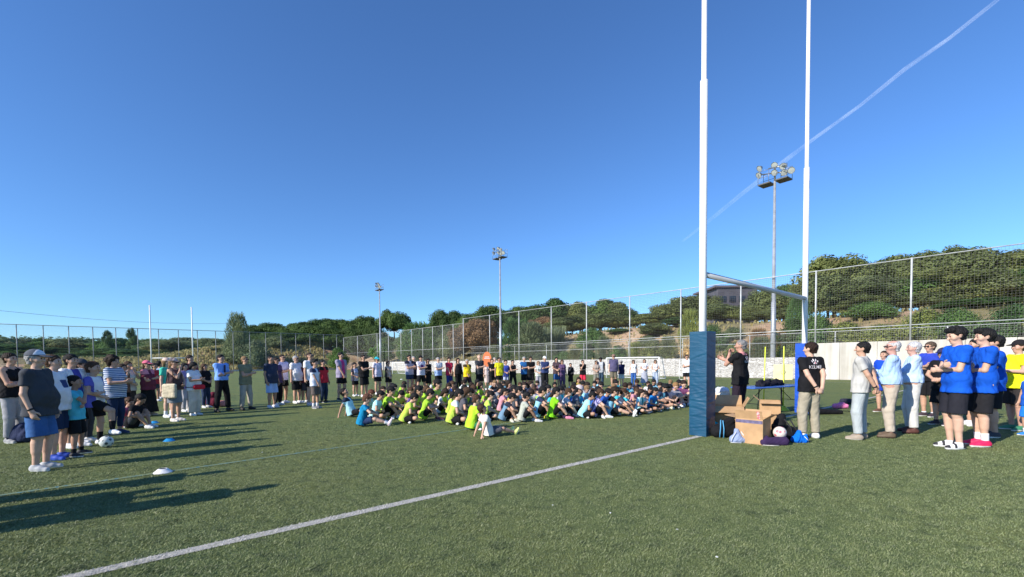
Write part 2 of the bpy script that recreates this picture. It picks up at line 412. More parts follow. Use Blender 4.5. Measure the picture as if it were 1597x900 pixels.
    if tk != 'tank':
        v.cone(T(-shw + .015, -.01, .482), T(shw - .015, -.01, .482), .058 + o * .8, k=.03)
        v.cone(nb - U * .02, nb + U * (.035 if tk == 'polo' else .008), .064 + o * .4, .062 + o * .3, k=.015, cuts=[(nb + U * (.03 if tk == 'polo' else .004), U)])
    else:
        for s in (1, -1): v.cone(T(s * .085, .02, .42), T(s * .078, -.02, .525), .030 + o * .5, k=.03)
    for s in (1, -1):
        sh, el, wr, pn, kd = arms[s]
        if tk == 'tank': continue
        fr = {'long': 1, 'rolled': 1}.get(tk, .62 if not kid else .52)
        if fr < 1:
            e = sh + (el - sh) * fr; d = nrm(e - sh); v.cone(sh, sh + (el - sh) * .8, .047 + o * .8 + .01 * fat, .052 + o * .8, k=.03, cuts=[(e, d)])
        else:
            v.cone(sh, el, .050 + o, .042 + o, k=.03); q = wr if tk == 'long' else el + (wr - el) * .45
            v.cone(el, wr, .043 + o * .9, .031 + o * .8, k=.02, cuts=[(q, nrm(wr - el))])
    Vs, Q = v.mesh(cutU)
    Vs = wrinkle(Vs, Q, .0065 if not kid else .005, seed, (24, 24, 13))
    cen = Vs[Q].mean(1); u = (cen - O) @ U; lx = (cen - O) @ X
    mi = np.zeros(len(Q), int); ms = [tc if hasattr(tc, 'node_tree') else cloth(tc)]
    if len(sp['top']) > 2:
        ms.append(cloth(sp['top'][2])); w_ = sp.get('yoke', 'shoulder')
        if w_ == 'shoulder': mi[(u > .40) & (np.abs(lx) > .05)] = 1
        elif w_ == 'side': mi[(np.abs(lx) > .125)] = 1
        elif w_ == 'chest': mi[((cen - O) @ Fw > .06) & (u > .27) & (u < .40) & (np.abs(lx) < .075)] = 1
        elif w_ == 'collar': mi[(u > .50) & (np.abs(lx) < .09)] = 1
        elif w_ == 'centre': mi[((cen - O) @ Fw > .03) & (np.abs(lx) < .07)] = 1
        elif w_ == 'lower': mi[(u < .2)] = 1
    shirt = link(sp.get('topname', {'tank': 'tank_top', 'polo': 'polo_shirt', 'long': 'long_sleeved_top', 'rolled': 'shirt', 'tee': 't_shirt'}[tk]), npmesh('shirt', Vs * g, Q, True, mi), ms, root)
    # ---------------- trousers / shorts / skirt
    bk_, bc = sp['bot'][0], sp['bot'][1]; v = Vol(h); o2 = off + .002; cut = []
    if bk_ in ('skirt', 'longskirt', 'dress'):
        L = {'skirt': .40, 'longskirt': .80, 'dress': .48}[bk_]
        v.cone(T(-.05, 0, .03), T(.05, 0, .03), .106 + o2, k=.05)
        kb = V3(0, 0, -1.0)
        if pose == 'stand':
            rr2 = .24 if bk_ == 'longskirt' else .155
            v.cone(T(-.03, 0, 0), T(-.03, 0, -L), .13, rr2, k=.05); v.cone(T(.03, 0, 0), T(.03, 0, -L), .13, rr2, k=.05)
        else:
            for s in (1, -1): v.cone(legs[s][0], legs[s][1], .10 + o2, .085 + o2, k=.08)
        cut = [(T(0, 0, -L), -U if pose == 'stand' else V3(0, 0, -9))] if pose == 'stand' else []
        cut.append((T(0, 0, .10), U)); nm = 'skirt' if bk_ != 'dress' else 'skirt'
    else:
        v.cone(T(-.06, 0, .035), T(.06, 0, .035), .104 + o2 + .012 * fat, k=.05, cuts=[(T(0, 0, .085 if sp.get('tuck') else .03), U)])
        if fat > .3: v.ball(T(0, .03 + .03 * fat, .04), (.10 if sp.get('tuck') else .09) + .04 * fat, k=.05, cuts=[(T(0, 0, .085 if sp.get('tuck') else -.01), U)])
        loose = {'shorts': .020, 'bermuda': .022, 'trousers': .014, 'wide': .035, 'leggings': .0, 'jeans': .006}[bk_]
        for s in (1, -1):
            hip, kn, ank, fo = legs[s]; d = nrm(kn - hip); hip = hip - X * s * .012
            if bk_ in ('shorts', 'bermuda'):
                fr = sp.get('shortlen', .72 if bk_ == 'shorts' else .98)
                e = hip + (kn - hip) * fr; v.cone(hip, hip + (kn - hip) * 1.08, .086 * ls + o2, .060 * ls + loose + o2 + .012, k=.035, cuts=[(e, d)])
            else:
                v.cone(hip, kn, .090 * ls + o2, .056 * ls + loose + o2, k=.045)
                e = ank + nrm(kn - ank) * (.03 if bk_ != 'leggings' else .08)
                v.cone(kn, ank, .055 * ls + loose + o2, (.045 if bk_ not in ('leggings', 'wide') else (.036 if bk_ == 'leggings' else .075)) + loose * .6 + o2, k=.02, cuts=[(e, -nrm(kn - ank))])
        nm = {'shorts': 'shorts', 'bermuda': 'shorts', 'trousers': 'trousers', 'wide': 'trousers', 'leggings': 'leggings', 'jeans': 'jeans'}[bk_]
    Vp, Q = v.mesh(cut); Vp = wrinkle(Vp, Q, .0035 if bk_ != 'longskirt' else .008, seed + 500, (24, 24, 13) if bk_ != 'longskirt' else (45, 45, 2))
    bm_ = [bc if hasattr(bc, 'node_tree') else cloth(bc)]; mi = np.zeros(len(Q), int)
    if len(sp['bot']) > 2:
        bm_.append(cloth(sp['bot'][2])); cen = Vp[Q].mean(1); mi[np.abs(((cen - O) @ X)) > .135] = 1
    link(nm, npmesh('bottom', Vp * g, Q, True, mi), bm_, root)
    if sp.get('belt'):
        v = Vol(min(h, .010)); v.cone(T(-.06, 0, .055), T(.06, 0, .055), .104 + o2 + .012 * fat + .012, k=.0, cuts=[(T(0, 0, .085), U), (T(0, 0, .052), -U)])
        if fat > .3: v.ball(T(0, .05 + .03 * fat, .05), .10 + .05 * fat + .012, k=.02, cuts=[(T(0, 0, .085), U), (T(0, 0, .052), -U)])
        Vq, Q = v.mesh(); link('belt', npmesh('belt', Vq * g, Q), [cloth(DBR)], root)
    # ---------------- shoes and socks
    shc = sp.get('shoes', (.7, .7, .7)); sole = sp.get('sole', (.75, .75, .73)); hsd = min(h, .013)
    for s in (1, -1):
        hip, kn, ank, fo = legs[s]; fo = np.asarray(fo, float); dn = nrm(V3(0, 0, -1) - fo * (V3(0, 0, -1) @ fo)) if abs(fo[2]) < .8 else nrm(ank - kn)
        fo = nrm(fo) if abs(fo[2]) < .5 else nrm(fo); 
        dn = nrm(nrm(ank - kn) - fo * (nrm(ank - kn) @ fo)) if lp in ('out', 'cross') else V3(0, 0, -1)
        v = Vol(hsd); n_ = np.asarray(dn, np.float32)
        bs = ank + dn * .085
        sc_ = [(bs, n_)]
        v.cone(ank - fo * .038 + dn * .040, ank + fo * .07 + dn * .045, .042, .047, k=.03, cuts=sc_)
        v.cone(ank + fo * .05 + dn * .052, ank + fo * .155 + dn * .060, .045, .036, k=.03, cuts=sc_)
        v.cone(ank - dn * .01, ank + dn * .04 - fo * .01, .046, .048, k=.03, cuts=sc_)
        Vq, Q = v.mesh([(ank - dn * .016, -n_)]); cen = Vq[Q].mean(1); mi = (((cen - bs) @ n_) > -.026).astype(int)
        if sp.get('shoe2'): al = (cen - ank) @ np.asarray(fo, float); mi[(mi == 0) & ((al < -.01) | ((al > .07) & (al < .10)) | (al > .145))] = 2
        link('shoe', npmesh('shoe', Vq * g, Q, True, mi), [shoem(shc), shoem(sole)] + ([shoem(sp['shoe2'])] if sp.get('shoe2') else []), root)
        sk = sp.get('socks')
        if sk and bk_ not in ('trousers', 'wide', 'jeans'):
            v = Vol(min(h, .013)); d = nrm(kn - ank); hl = sp.get('sockh', .12); v.cone(ank, kn, .0425, .052 * ls + .014, k=.01, cuts=[(ank + d * hl, d)])
            Vq, Q = v.mesh(); link('sock', npmesh('sock', Vq * g, Q), [cloth(sk)], root)
    # ---------------- hair / cap / glasses
    st_, hc = sp.get('hair', ('short', DBR)); hm = hairm(hc); ho = max(.006, .5 * h)
    if st_ != 'bald':
        v = Vol(h); ex = {'short': .006, 'thick': .011, 'buzz': -.003, 'side': .002, 'long': .010, 'bun': .005, 'pony': .005, 'curly': .026, 'bob': .014}[st_] + ho
        face = [(HT(0, .046, .026), np.asarray(nrm(hf2 * .786 - hu * .618), np.float32))]
        v.ball(HT(0, -.022, .030), (.086) * hs + ex, k=.02, flat=(hf2.astype(np.float32), .90), cuts=face + [(HT(0, 0, -.055), -hu.astype(np.float32))])
        v.cone(HT(0, -.035, .0), HT(0, -.048, -.055), .070 * hs + ex * .6, .054 * hs + ex * .5, k=.02, cuts=face + [(HT(0, 0, -.080), -hu.astype(np.float32))])
        if st_ == 'side': v.ball(HT(0, 0, .12), .085 * hs, k=0, sub=True)
        if st_ == 'thick': 
            v.cone(HT(-.045, .05, .095), HT(.05, .055, .09), .034 * hs, k=.03)
            for i in range(5): v.ball(HT(rr.uniform(-.06, .06), rr.uniform(-.05, .075), rr.uniform(.085, .115)), .030 * hs, k=.02)
        if st_ not in ('long', 'bob', 'curly'):
            for s in (1, -1): v.ball(HT(s * .105, -.002, -.012), .036 * hs, k=0, sub=True)
        if st_ in ('long', 'bob', 'curly'):
            L = {'long': -.26, 'bob': -.10, 'curly': -.07}[st_]
            v.cone(HT(0, -.06, 0), HT(0, -.075, L), .072 * hs, .055, k=.03)
            for s in (1, -1): v.cone(HT(s * .065, -.035, .02), HT(s * .075, -.04, max(L, -.2)), .038 * hs, .030, k=.03)
        if st_ == 'curly':
            for i in range(16):
                a = rr.uniform(0, 6.28); e = rr.uniform(-.6, 1.3); v.ball(HT(.10 * math.cos(a) * math.cos(e), -.03 + .10 * math.sin(a) * math.cos(e) - .015, .035 + .10 * math.sin(e)), .036 * hs, k=.02)
        if st_ == 'bun': v.ball(HT(0, -.12, .04), .040 * hs, k=.01)
        if st_ == 'pony': v.cone(HT(0, -.11, .04), HT(0, -.14, -.14), .034 * hs, .020, k=.02)
        Vh, Q = v.mesh(); Vh = wrinkle(Vh, Q, .0055, seed + 900, (75, 75, 50)); link('hair', npmesh('hair', Vh * g, Q), [hm], root)
    if sp.get('cap'):
        cc = sp['cap']; v = Vol(h); cf = hu.astype(np.float32)
        v.ball(HT(0, -.018, .040), .088 * hs + ho + .012, k=.01, flat=(hf2.astype(np.float32), .92), cuts=[(HT(0, 0, .042), -cf)])
        if sp.get('capback'): v.cone(HT(0, -.09, .045), HT(0, -.15, .03), .06 * hs, k=.02, flat=(cf, 5))
        elif sp.get('brimall'): v.ball(HT(0, -.01, .045), .155 * hs, k=.012, flat=(cf, 9))
        else: v.cone(HT(0, .07, .047), HT(0, .145, .030), .066 * hs, .058 * hs, k=.012, flat=(cf, 5.5))
        Vh, Q = v.mesh(); cen = Vh[Q].mean(1); mi = np.zeros(len(Q), int); ms = [cloth(cc)]
        if sp.get('cap2'): ms.append(cloth(sp['cap2'])); mi[((cen - C) @ hf2 > .03 * hs) & ((cen - C) @ hf2 < .115 * hs) & ((cen - C) @ hu > .062 * hs)] = 1
        link('cap', npmesh('cap', Vh * g, Q, True, mi), ms, root)
    if sp.get('glasses'):
        mb = MB(); Mx = Matrix((hr, hf2, hu)).transposed()
        for s in (1, -1):
            mb.box(Vector(HT(s * .032, .098, .008)) * g, (.050 * g * hs, .014 * g, .034 * g * hs), Mx, bev=.006 * g)
            mb.box(Vector(HT(s * .078, .045, .014)) * g, (.008 * g, .115 * g * hs, .010 * g), Mx)
        mb.box(Vector(HT(0, .101, .014)) * g, (.03 * g, .010 * g, .010 * g), Mx)
        mb.build('sunglasses' if sp['glasses'] == 1 else 'glasses', BLACK if sp['glasses'] == 1 else mat('spectacle_frame', (.08, .05, .04), .3), root)
    if sp.get('watch'):
        s = sp['watch']; sh, el, wr, pn, kd = arms[s]; d = nrm(wr - el); mb = MB()
        mb.tube([Vector(wr - d * .035) * g, Vector(wr - d * .010) * g], .036 * g, 12); mb.build('wristband', BLACK, root)
    if sp.get('tie'):
        mb = MB(); Mx = Matrix((X, Fw, U)).transposed()
        mb.box(Vector(T(0, .125 + o, .33)) * g, (.055 * g, .012 * g, .34 * g), Mx, bev=.005 * g); mb.build('tie', cloth((.03, .035, .09)), root)
    return dict(T=T, O=O, X=X, F=Fw, U=U, g=g, arms=arms, HT=HT, shirt=shirt, legs=legs)

SPK = gp(1150, 652)
def heading_to(p, q): return math.atan2(q[1] - p[1], q[0] - p[0])
SKEL = {}
def person(x, yf, yh, label, group=None, face=None, off=0, look=None, **sp):
    g_ = gp(x, yf); H = zat(g_, yh); hgt = H
    if sp.get('pose', 'stand') == 'stand': Hc = H
    else:
        kidf = 1.22 if sp.get('kid') else 1.0
        Hc = H / sp.get('sitratio', .50 if not sp.get('kid') else .535)
    if sp.get('cap'): Hc -= .02
    if sp.get('kid') and sp.get('pose', 'stand') == 'stand': Hc /= 1.03
    Hc = max(.85, min(2.02, Hc))
    a = R(face) if face is not None else heading_to(g_, look or SPK) + R(off)
    root = empty('person', g_, a - R(90)); dist = g_.y
    vox = sp.get('vox', max(.008, min(.014, .00085 * dist)))
    K = build_person(root, Hc, sp, vox); K['root'] = root; K['H'] = Hc
    tag(root, label, 'person', group)
    return K
# ------------------------------------------------------------------ the place: directions of the pitch
D1 = Vector((.755, .656, 0)).normalized(); D2 = Vector((-.656, .755, 0)).normalized()
A0 = Vector((-77, 68.7, 0)); B0 = Vector((25.2, 29.3, 0)); NA = D2.copy(); NB = D1.copy()
den = D1.dot(NB)
def lineB(s): return B0 + D2 * s
# corner of the two boundary lines
tc_ = (B0 - A0).dot(NB); CORNER = A0 + D1 * tc_
SC = (CORNER - B0).dot(D2)
def sst(x, a, b): t = min(1, max(0, (x - a) / (b - a))); return t * t * (3 - 2 * t)
def vnoise(x, y, s=0):
    return (math.sin(x * 1.3 + s) * math.cos(y * 1.7 - s) + .5 * math.sin(x * 2.9 - y * 2.3 + 2 * s) + .3 * math.sin(5.3 * x + 1.1 * y + s)) / 1.8
def terr(x, y):
    p = Vector((x, y, 0)); dB = (p - B0).dot(NB); dA = (p - A0).dot(NA); u = (p - A0).dot(D1); s = (p - B0).dot(D2)
    h = 0.0 if (dB < .9 and dA < .9) else .3
    if dB > 1.5:
        wall = 2.55 if s < 5.0 else 1.55
        hB = wall + (5.6 + .5 * vnoise(x * .06, y * .06) - wall) * sst(dB, 3, 15) + .065 * max(0, min(dB, 90) - 15)
        h = max(h, hB * sst(SC + 14 - s, 0, 12) if s > SC else hB)
    if dA > 1.6:
        wt = sst(u, 12, 34)
        hA = (5.4 + .7 * vnoise(x * .05, y * .05, 2)) * sst(dA, 2, 18) * wt + (1 - wt) * (3.1 * sst(dA, 1, 34) + (2 + .5 * vnoise(x * .02, y * .02)) * sst(dA, 40, 110))
        h = max(h, hA)
    r = math.hypot(x, y)
    if (dA > 60 or dB > 60): h += 9 * sst(r, 220, 460) * (1 + .18 * vnoise(x * .006, y * .006, 1))
    if dB > 1.6 or dA > 1.7: h += .10 * vnoise(x * .9, y * .9, 3) * sst(max(dA, dB), .6, 4)
    return h
# terrain: a polar sheet to the horizon
def make_terrain():
    rs = [0, 1.5]; 
    while rs[-1] < 20: rs.append(rs[-1] + 1.5)
    while rs[-1] < 150: rs.append(rs[-1] + 1.15)
    while rs[-1] < 6000: rs.append(rs[-1] * 1.06)
    na = 420; V = []; F = []
    for r in rs:
        for k in range(na):
            a = 2 * math.pi * k / na; x, y = r * math.sin(a), r * math.cos(a); V.append((x, y, terr(x, y) - .03))
    for i in range(len(rs) - 1):
        for k in range(na): F.append((i * na + k, (i + 1) * na + k, (i + 1) * na + (k + 1) % na, i * na + (k + 1) % na))
    return npmesh('terrain', V, [f[::-1] for f in F])
m = bpy.data.materials.new('dry_earth'); m.use_nodes = True; t = m.node_tree; b = t.nodes['Principled BSDF']; b.inputs['Roughness'].default_value = .95; b.inputs['Specular IOR Level'].default_value = .1
tc = t.nodes.new('ShaderNodeTexCoord')
def nz(t, src, s, d=5, r=.55):
    n = t.nodes.new('ShaderNodeTexNoise'); n.inputs['Scale'].default_value = s; n.inputs['Detail'].default_value = d; n.inputs['Roughness'].default_value = r; t.links.new(src, n.inputs['Vector']); return n.outputs['Fac']
def ramp(t, src, stops):
    r = t.nodes.new('ShaderNodeValToRGB'); e = r.color_ramp.elements
    while len(e) < len(stops): e.new(.5)
    for i, (p, c) in enumerate(stops): e[i].position = p; e[i].color = (*c, 1)
    t.links.new(src, r.inputs[0]); return r.outputs[0]
def mixc(t, f, a, b_, kind='MIX'):
    m_ = t.nodes.new('ShaderNodeMix'); m_.data_type = 'RGBA'; m_.blend_type = kind
    if isinstance(f, (int, float)): m_.inputs[0].default_value = f
    else: t.links.new(f, m_.inputs[0])
    t.links.new(a, m_.inputs[6]); t.links.new(b_, m_.inputs[7]); return m_.outputs[2]
dirt = ramp(t, nz(t, tc.outputs['Object'], .35, 6), [(.3, (.36, .23, .15)), (.5, (.46, .31, .20)), (.7, (.52, .40, .26))])
gras = ramp(t, nz(t, tc.outputs['Object'], .8, 6), [(.3, (.10, .10, .045)), (.5, (.22, .19, .10)), (.7, (.34, .28, .15))])
msk = ramp(t, nz(t, tc.outputs['Object'], .09, 4), [(.44, (0, 0, 0)), (.56, (1, 1, 1))])
t.links.new(mixc(t, msk, dirt, gras), b.inputs['Base Color'])
bp = t.nodes.new('ShaderNodeBump'); bp.inputs['Strength'].default_value = .8; bp.inputs['Distance'].default_value = .3; t.links.new(nz(t, tc.outputs['Object'], 1.6, 6, .7), bp.inputs['Height']); t.links.new(bp.outputs[0], b.inputs['Normal'])
tag(link('terrain', make_terrain(), m), kind='structure')

# pitch: artificial turf
m = bpy.data.materials.new('artificial_turf'); m.use_nodes = True; t = m.node_tree; b = t.nodes['Principled BSDF']; b.inputs['Roughness'].default_value = .8; b.inputs['Specular IOR Level'].default_value = .25
tc = t.nodes.new('ShaderNodeTexCoord'); O_ = tc.outputs['Object']
mp = t.nodes.new('ShaderNodeMapping'); mp.inputs['Rotation'].default_value = (0, 0, R(20)); mp.inputs['Scale'].default_value = (1, 2.2, 1); t.links.new(O_, mp.inputs[0])
TURF1 = [(.28, (.066, .086, .028)), (.48, (.155, .188, .068)), (.70, (.275, .315, .13))]
fib = ramp(t, nz(t, mp.outputs[0], 75, 4, .85), TURF1)
mid = ramp(t, nz(t, O_, 5.5, 6, .75), [(.34, (.42, .46, .46)), (.45, (.92, .94, .90)), (.66, (1.20, 1.17, 1.06))])
big = ramp(t, nz(t, O_, .45, 4, .6), [(.3, (.78, .88, .86)), (.7, (1.14, 1.05, .92))])
spot = ramp(t, nz(t, O_, 2.1, 3, .5), [(.62, (1, 1, 1)), (.74, (.68, .69, .68))])
fine = ramp(t, nz(t, mp.outputs[0], 22, 4, .8), [(.36, (.62, .66, .62)), (.50, (1, 1, 1)), (.66, (1.22, 1.2, 1.1))])
c = mixc(t, 1.0, fib, mid, 'MULTIPLY'); c = mixc(t, 1.0, c, fine, 'MULTIPLY'); c = mixc(t, 1.0, c, big, 'MULTIPLY'); c = mixc(t, 1.0, c, spot, 'MULTIPLY')
t.links.new(c, b.inputs['Base Color'])
bp = t.nodes.new('ShaderNodeBump'); bp.inputs['Strength'].default_value = 1.0; bp.inputs['Distance'].default_value = .028; t.links.new(nz(t, O_, 60, 3, .8), bp.inputs['Height']); t.links.new(bp.outputs[0], b.inputs['Normal'])
TURF = m
mb = MB(); far = -60
q = [CORNER - D1 * 150 - D2 * .4, CORNER - D1 * .35 - D2 * .4, B0 - D2 * 60 - D1 * .35, B0 - D2 * 60 - D1 * 150]
mb.add([(p.x, p.y, 0) for p in q], [(3, 2, 1, 0)])
tag(mb.build('pitch', TURF), kind='structure')
def linemat(name, col, wear=.5):
    m = bpy.data.materials.new(name); m.use_nodes = True; t = m.node_tree; b = t.nodes['Principled BSDF']; b.inputs['Roughness'].default_value = .8
    tc = t.nodes.new('ShaderNodeTexCoord')
    c1 = ramp(t, nz(t, tc.outputs['Object'], 55, 4, .8), [(.3, tuple(q * .55 for q in col)), (.6, col)])
    gq = ramp(t, nz(t, tc.outputs['Object'], 40, 4, .8), TURF1)
    wm = ramp(t, nz(t, tc.outputs['Object'], 18, 6, .8), [(wear - .05, (1, 1, 1)), (wear + .02, (0, 0, 0))])
    t.links.new(mixc(t, wm, c1, gq), b.inputs['Base Color']); return m
def painted(name, p, q, wd, m, z=.004):
    d = (q - p).normalized(); n = Vector((-d.y, d.x, 0)) * wd / 2; mb = MB()
    mb.add([(a.x, a.y, z) for a in (p - n, q - n, q + n, p + n)], [(0, 1, 2, 3)]); return tag(mb.build(name, m), kind='structure')
LW = linemat('white_line_turf', (.50, .47, .40), .42); LB = linemat('blue_line_turf', (.07, .20, .22), .54)
P1 = gp(1082, 682.5); P0 = gp(100, 903); dd = (P1 - P0).normalized()
painted('goal_line', P0 - dd * 6, P1 + dd * 30, .12, LW)
LINE = (P0, dd)
Q0 = gp(0, 773); Q1 = gp(720, 671); dq = (Q1 - Q0).normalized(); painted('blue_line', Q0 - dq * 8, Q1 + dq * 14, .09, LB, .006)
for (xa, ya, xb, yb) in ((560, 608, 1075, 604), (1270, 598, 1400, 612)):
    pass
a_ = gp(1560, 612); painted('far_line', gp(1235, 598), gp(1262, 600), .1, LW, .005)
painted('side_line', lineB(-20) - D1 * 4.2, lineB(SC) - D1 * 4.2, .10, LW, .005)

# ------------------------------------------------------------------ walls
m = bpy.data.materials.new('gabion_stone'); m.use_nodes = True; t = m.node_tree; b = t.nodes['Principled BSDF']; b.inputs['Roughness'].default_value = .9
tc = t.nodes.new('ShaderNodeTexCoord'); vo = t.nodes.new('ShaderNodeTexVoronoi'); vo.inputs['Scale'].default_value = 4.0; vo.feature = 'DISTANCE_TO_EDGE'
mp = t.nodes.new('ShaderNodeMapping'); mp.inputs['Scale'].default_value = (.8, .8, 1.5); t.links.new(tc.outputs['Object'], mp.inputs[0])
ds = t.nodes.new('ShaderNodeVectorMath'); ds.operation = 'ADD'; n = t.nodes.new('ShaderNodeTexNoise'); n.inputs['Scale'].default_value = 1.3; t.links.new(mp.outputs[0], n.inputs['Vector'])
t.links.new(mp.outputs[0], ds.inputs[0]); t.links.new(n.outputs['Color'], ds.inputs[1]); t.links.new(ds.outputs[0], vo.inputs['Vector'])
v2 = t.nodes.new('ShaderNodeTexVoronoi'); v2.inputs['Scale'].default_value = 4.0; t.links.new(ds.outputs[0], v2.inputs['Vector'])
st = ramp(t, v2.outputs['Color'], [(.1, (.40, .38, .35)), (.5, (.50, .48, .45)), (.9, (.60, .58, .55))])
ed = ramp(t, vo.outputs['Distance'], [(.0, (.42, .40, .38)), (.08, (1, 1, 1))])
t.links.new(mixc(t, 1.0, st, ed, 'MULTIPLY'), b.inputs['Base Color'])
bp = t.nodes.new('ShaderNodeBump'); bp.inputs['Strength'].default_value = .9; bp.inputs['Distance'].default_value = .08; t.links.new(vo.outputs['Distance'], bp.inputs['Height']); t.links.new(bp.outputs[0], b.inputs['Normal'])
GAB = m
CONC = bpy.data.materials.new('stained_concrete'); CONC.use_nodes = True; t = CONC.node_tree; b = t.nodes['Principled BSDF']; b.inputs['Roughness'].default_value = .9
tc = t.nodes.new('ShaderNodeTexCoord'); mp = t.nodes.new('ShaderNodeMapping'); mp.inputs['Scale'].default_value = (1.6, 1.6, .12); t.links.new(tc.outputs['Object'], mp.inputs[0])
c1 = ramp(t, nz(t, mp.outputs[0], 1.5, 6, .6), [(.3, (.44, .41, .36)), (.55, (.60, .57, .51)), (.75, (.66, .63, .57))])
c2 = ramp(t, nz(t, tc.outputs['Object'], .5, 5), [(.35, (.80, .78, .74)), (.65, (1, 1, 1))])
t.links.new(mixc(t, 1.0, c1, c2, 'MULTIPLY'), b.inputs['Base Color'])
MW = Matrix((D2, D1, Vector((0, 0, 1)))).transposed()      # local x along the fence line
def wall(name, s0, s1, h, th, m, label, cap=None):
    e = empty(name, lineB((s0 + s1) / 2)); L = s1 - s0; mb = MB()
    n = max(1, int(L / 2.0))
    for i in range(n):
        mb.box(D2 * (-L / 2 + (i + .5) * L / n) + Vector((0, 0, h / 2)), (L / n - .012, th, h), MW, bev=.02)
    mb.build('wall_face', m, e)
    if cap: cb = MB(); cb.box(Vector((0, 0, h + .04)), (L, th + .08, .08), MW, bev=.015); cb.build('coping', cap, e)
    return tag(e, label, 'wall')
wall('concrete_wall', -30, 5.2, 2.62, .3, CONC, 'tall cream concrete retaining wall with dark rain stains behind the men on the right')
wall('stone_wall', 5.25, SC - 14, 1.62, .5, GAB, 'low pale gabion stone wall running behind the far goal and the rear crowd')
mb = MB(); L = 120; n = 60
for i in range(n): mb.box(-D1 * (L / n * (i + .5)) + Vector((0, 0, .12)), (L / n - .02, .2, .30), Matrix((D1, D2, Vector((0, 0, 1)))).transposed(), bev=.02)
o = mb.build('kerb_wall', CONC); o.location = CORNER - D2 * .2; tag(o, 'low pale kerb wall along the far left edge of the pitch', 'wall')

# ------------------------------------------------------------------ fences
def netmat(name, sp, th, col):
    m = bpy.data.materials.new(name); m.use_nodes = True; t = m.node_tree; out = t.nodes['Material Output']; b = t.nodes['Principled BSDF']
    b.inputs['Base Color'].default_value = (*col, 1); b.inputs['Roughness'].default_value = .6
    uv = t.nodes.new('ShaderNodeUVMap'); sx = t.nodes.new('ShaderNodeSeparateXYZ'); t.links.new(uv.outputs[0], sx.inputs[0]); fs = []
    for ax in (0, 1):
        a = t.nodes.new('ShaderNodeMath'); a.operation = 'DIVIDE'; t.links.new(sx.outputs[ax], a.inputs[0]); a.inputs[1].default_value = sp
        f = t.nodes.new('ShaderNodeMath'); f.operation = 'FRACT'; t.links.new(a.outputs[0], f.inputs[0])
        l = t.nodes.new('ShaderNodeMath'); l.operation = 'LESS_THAN'; t.links.new(f.outputs[0], l.inputs[0]); l.inputs[1].default_value = th / sp; fs.append(l.outputs[0])
    mx = t.nodes.new('ShaderNodeMath'); mx.operation = 'MAXIMUM'; t.links.new(fs[0], mx.inputs[0]); t.links.new(fs[1], mx.inputs[1])
    tr = t.nodes.new('ShaderNodeBsdfTransparent'); ms = t.nodes.new('ShaderNodeMixShader'); t.links.new(mx.outputs[0], ms.inputs[0]); t.links.new(tr.outputs[0], ms.inputs[1]); t.links.new(b.outputs[0], ms.inputs[2]); t.links.new(ms.outputs[0], out.inputs[0])
    return m
def netpanel(name, p, q, z0, z1, m, parent, sag=.0, n=1):
    me = bpy.data.meshes.new(name); V = []; F = []; UV = []; L = (q - p).length
    for i in range(n + 1):
        a = p.lerp(q, i / n); V += [(a.x, a.y, z0), (a.x, a.y, z1)]
    for i in range(n): F.append((2 * i, 2 * i + 2, 2 * i + 3, 2 * i + 1)); UV += [(L * i / n, z0), (L * (i + 1) / n, z0), (L * (i + 1) / n, z1), (L * i / n, z1)]
    me.from_pydata(V, [], F); ul = me.uv_layers.new(name='UVMap')
    for i, uv in enumerate(UV): ul.data[i].uv = uv
    return link(name, me, m, parent)
NETD = netmat('black_ball_net', .15, .008, (.06, .06, .06)); NETL = netmat('chain_link', .12, .006, (.30, .31, .30))
POSTM = mat('fence_post_steel', (.52, .53, .52), .5, .2, 2, metal=.2)
e = tag(empty('ball_stop_fence', lineB(20)), 'very tall galvanised ball stop fence with black netting on top of the right hand wall', 'fence')
O20 = lineB(20); ss = [-12 - 5.25, -12 + 0, -5.85, -.58, 4.65, 9.9, 15.1, 20.5, 26, 31.3, 37, 43, 49.3]
for s in ss:
    zb = 2.62 if s < 5.2 else 1.62; mb = MB(); p = lineB(s) - O20
    mb.tube([(p.x, p.y, zb - .1), (p.x, p.y, 7.9)], .055, 8); mb.build('post', POSTM, e)
for zz, r in ((7.85, .028), (3.62, .028), (2.75, .018)):
    mb = MB(); s0 = -17.2 if zz != 2.75 else 5
    a = lineB(s0) - O20; q = lineB(49.3) - O20; mb.tube([(a.x, a.y, zz), (q.x, q.y, zz)], r, 6); mb.build('rail', POSTM, e)
netpanel('netting', lineB(-17.2) - O20, lineB(49.3) - O20, 2.7, 7.85, NETD, e)
e2 = tag(empty('lower_fence', lineB(20) + D1 * 1.1), 'lower chain link fence with short posts just behind the tall ball stop fence', 'fence')
for i, s in enumerate([-14 + 5.9 * k for k in range(11)]):
    zb = 2.4 if s < 5.2 else 1.4; mb = MB(); p = lineB(s) - O20; mb.tube([(p.x, p.y, zb), (p.x, p.y, 3.5)], .035, 6); mb.build('post', POSTM, e2)
mb = MB(); a = lineB(-17) - O20; q = lineB(49) - O20; mb.tube([(a.x, a.y, 3.48), (q.x, q.y, 3.48)], .025, 6); mb.build('rail', POSTM, e2)
netpanel('mesh_panel', a, q, 1.6, 3.48, NETL, e2)
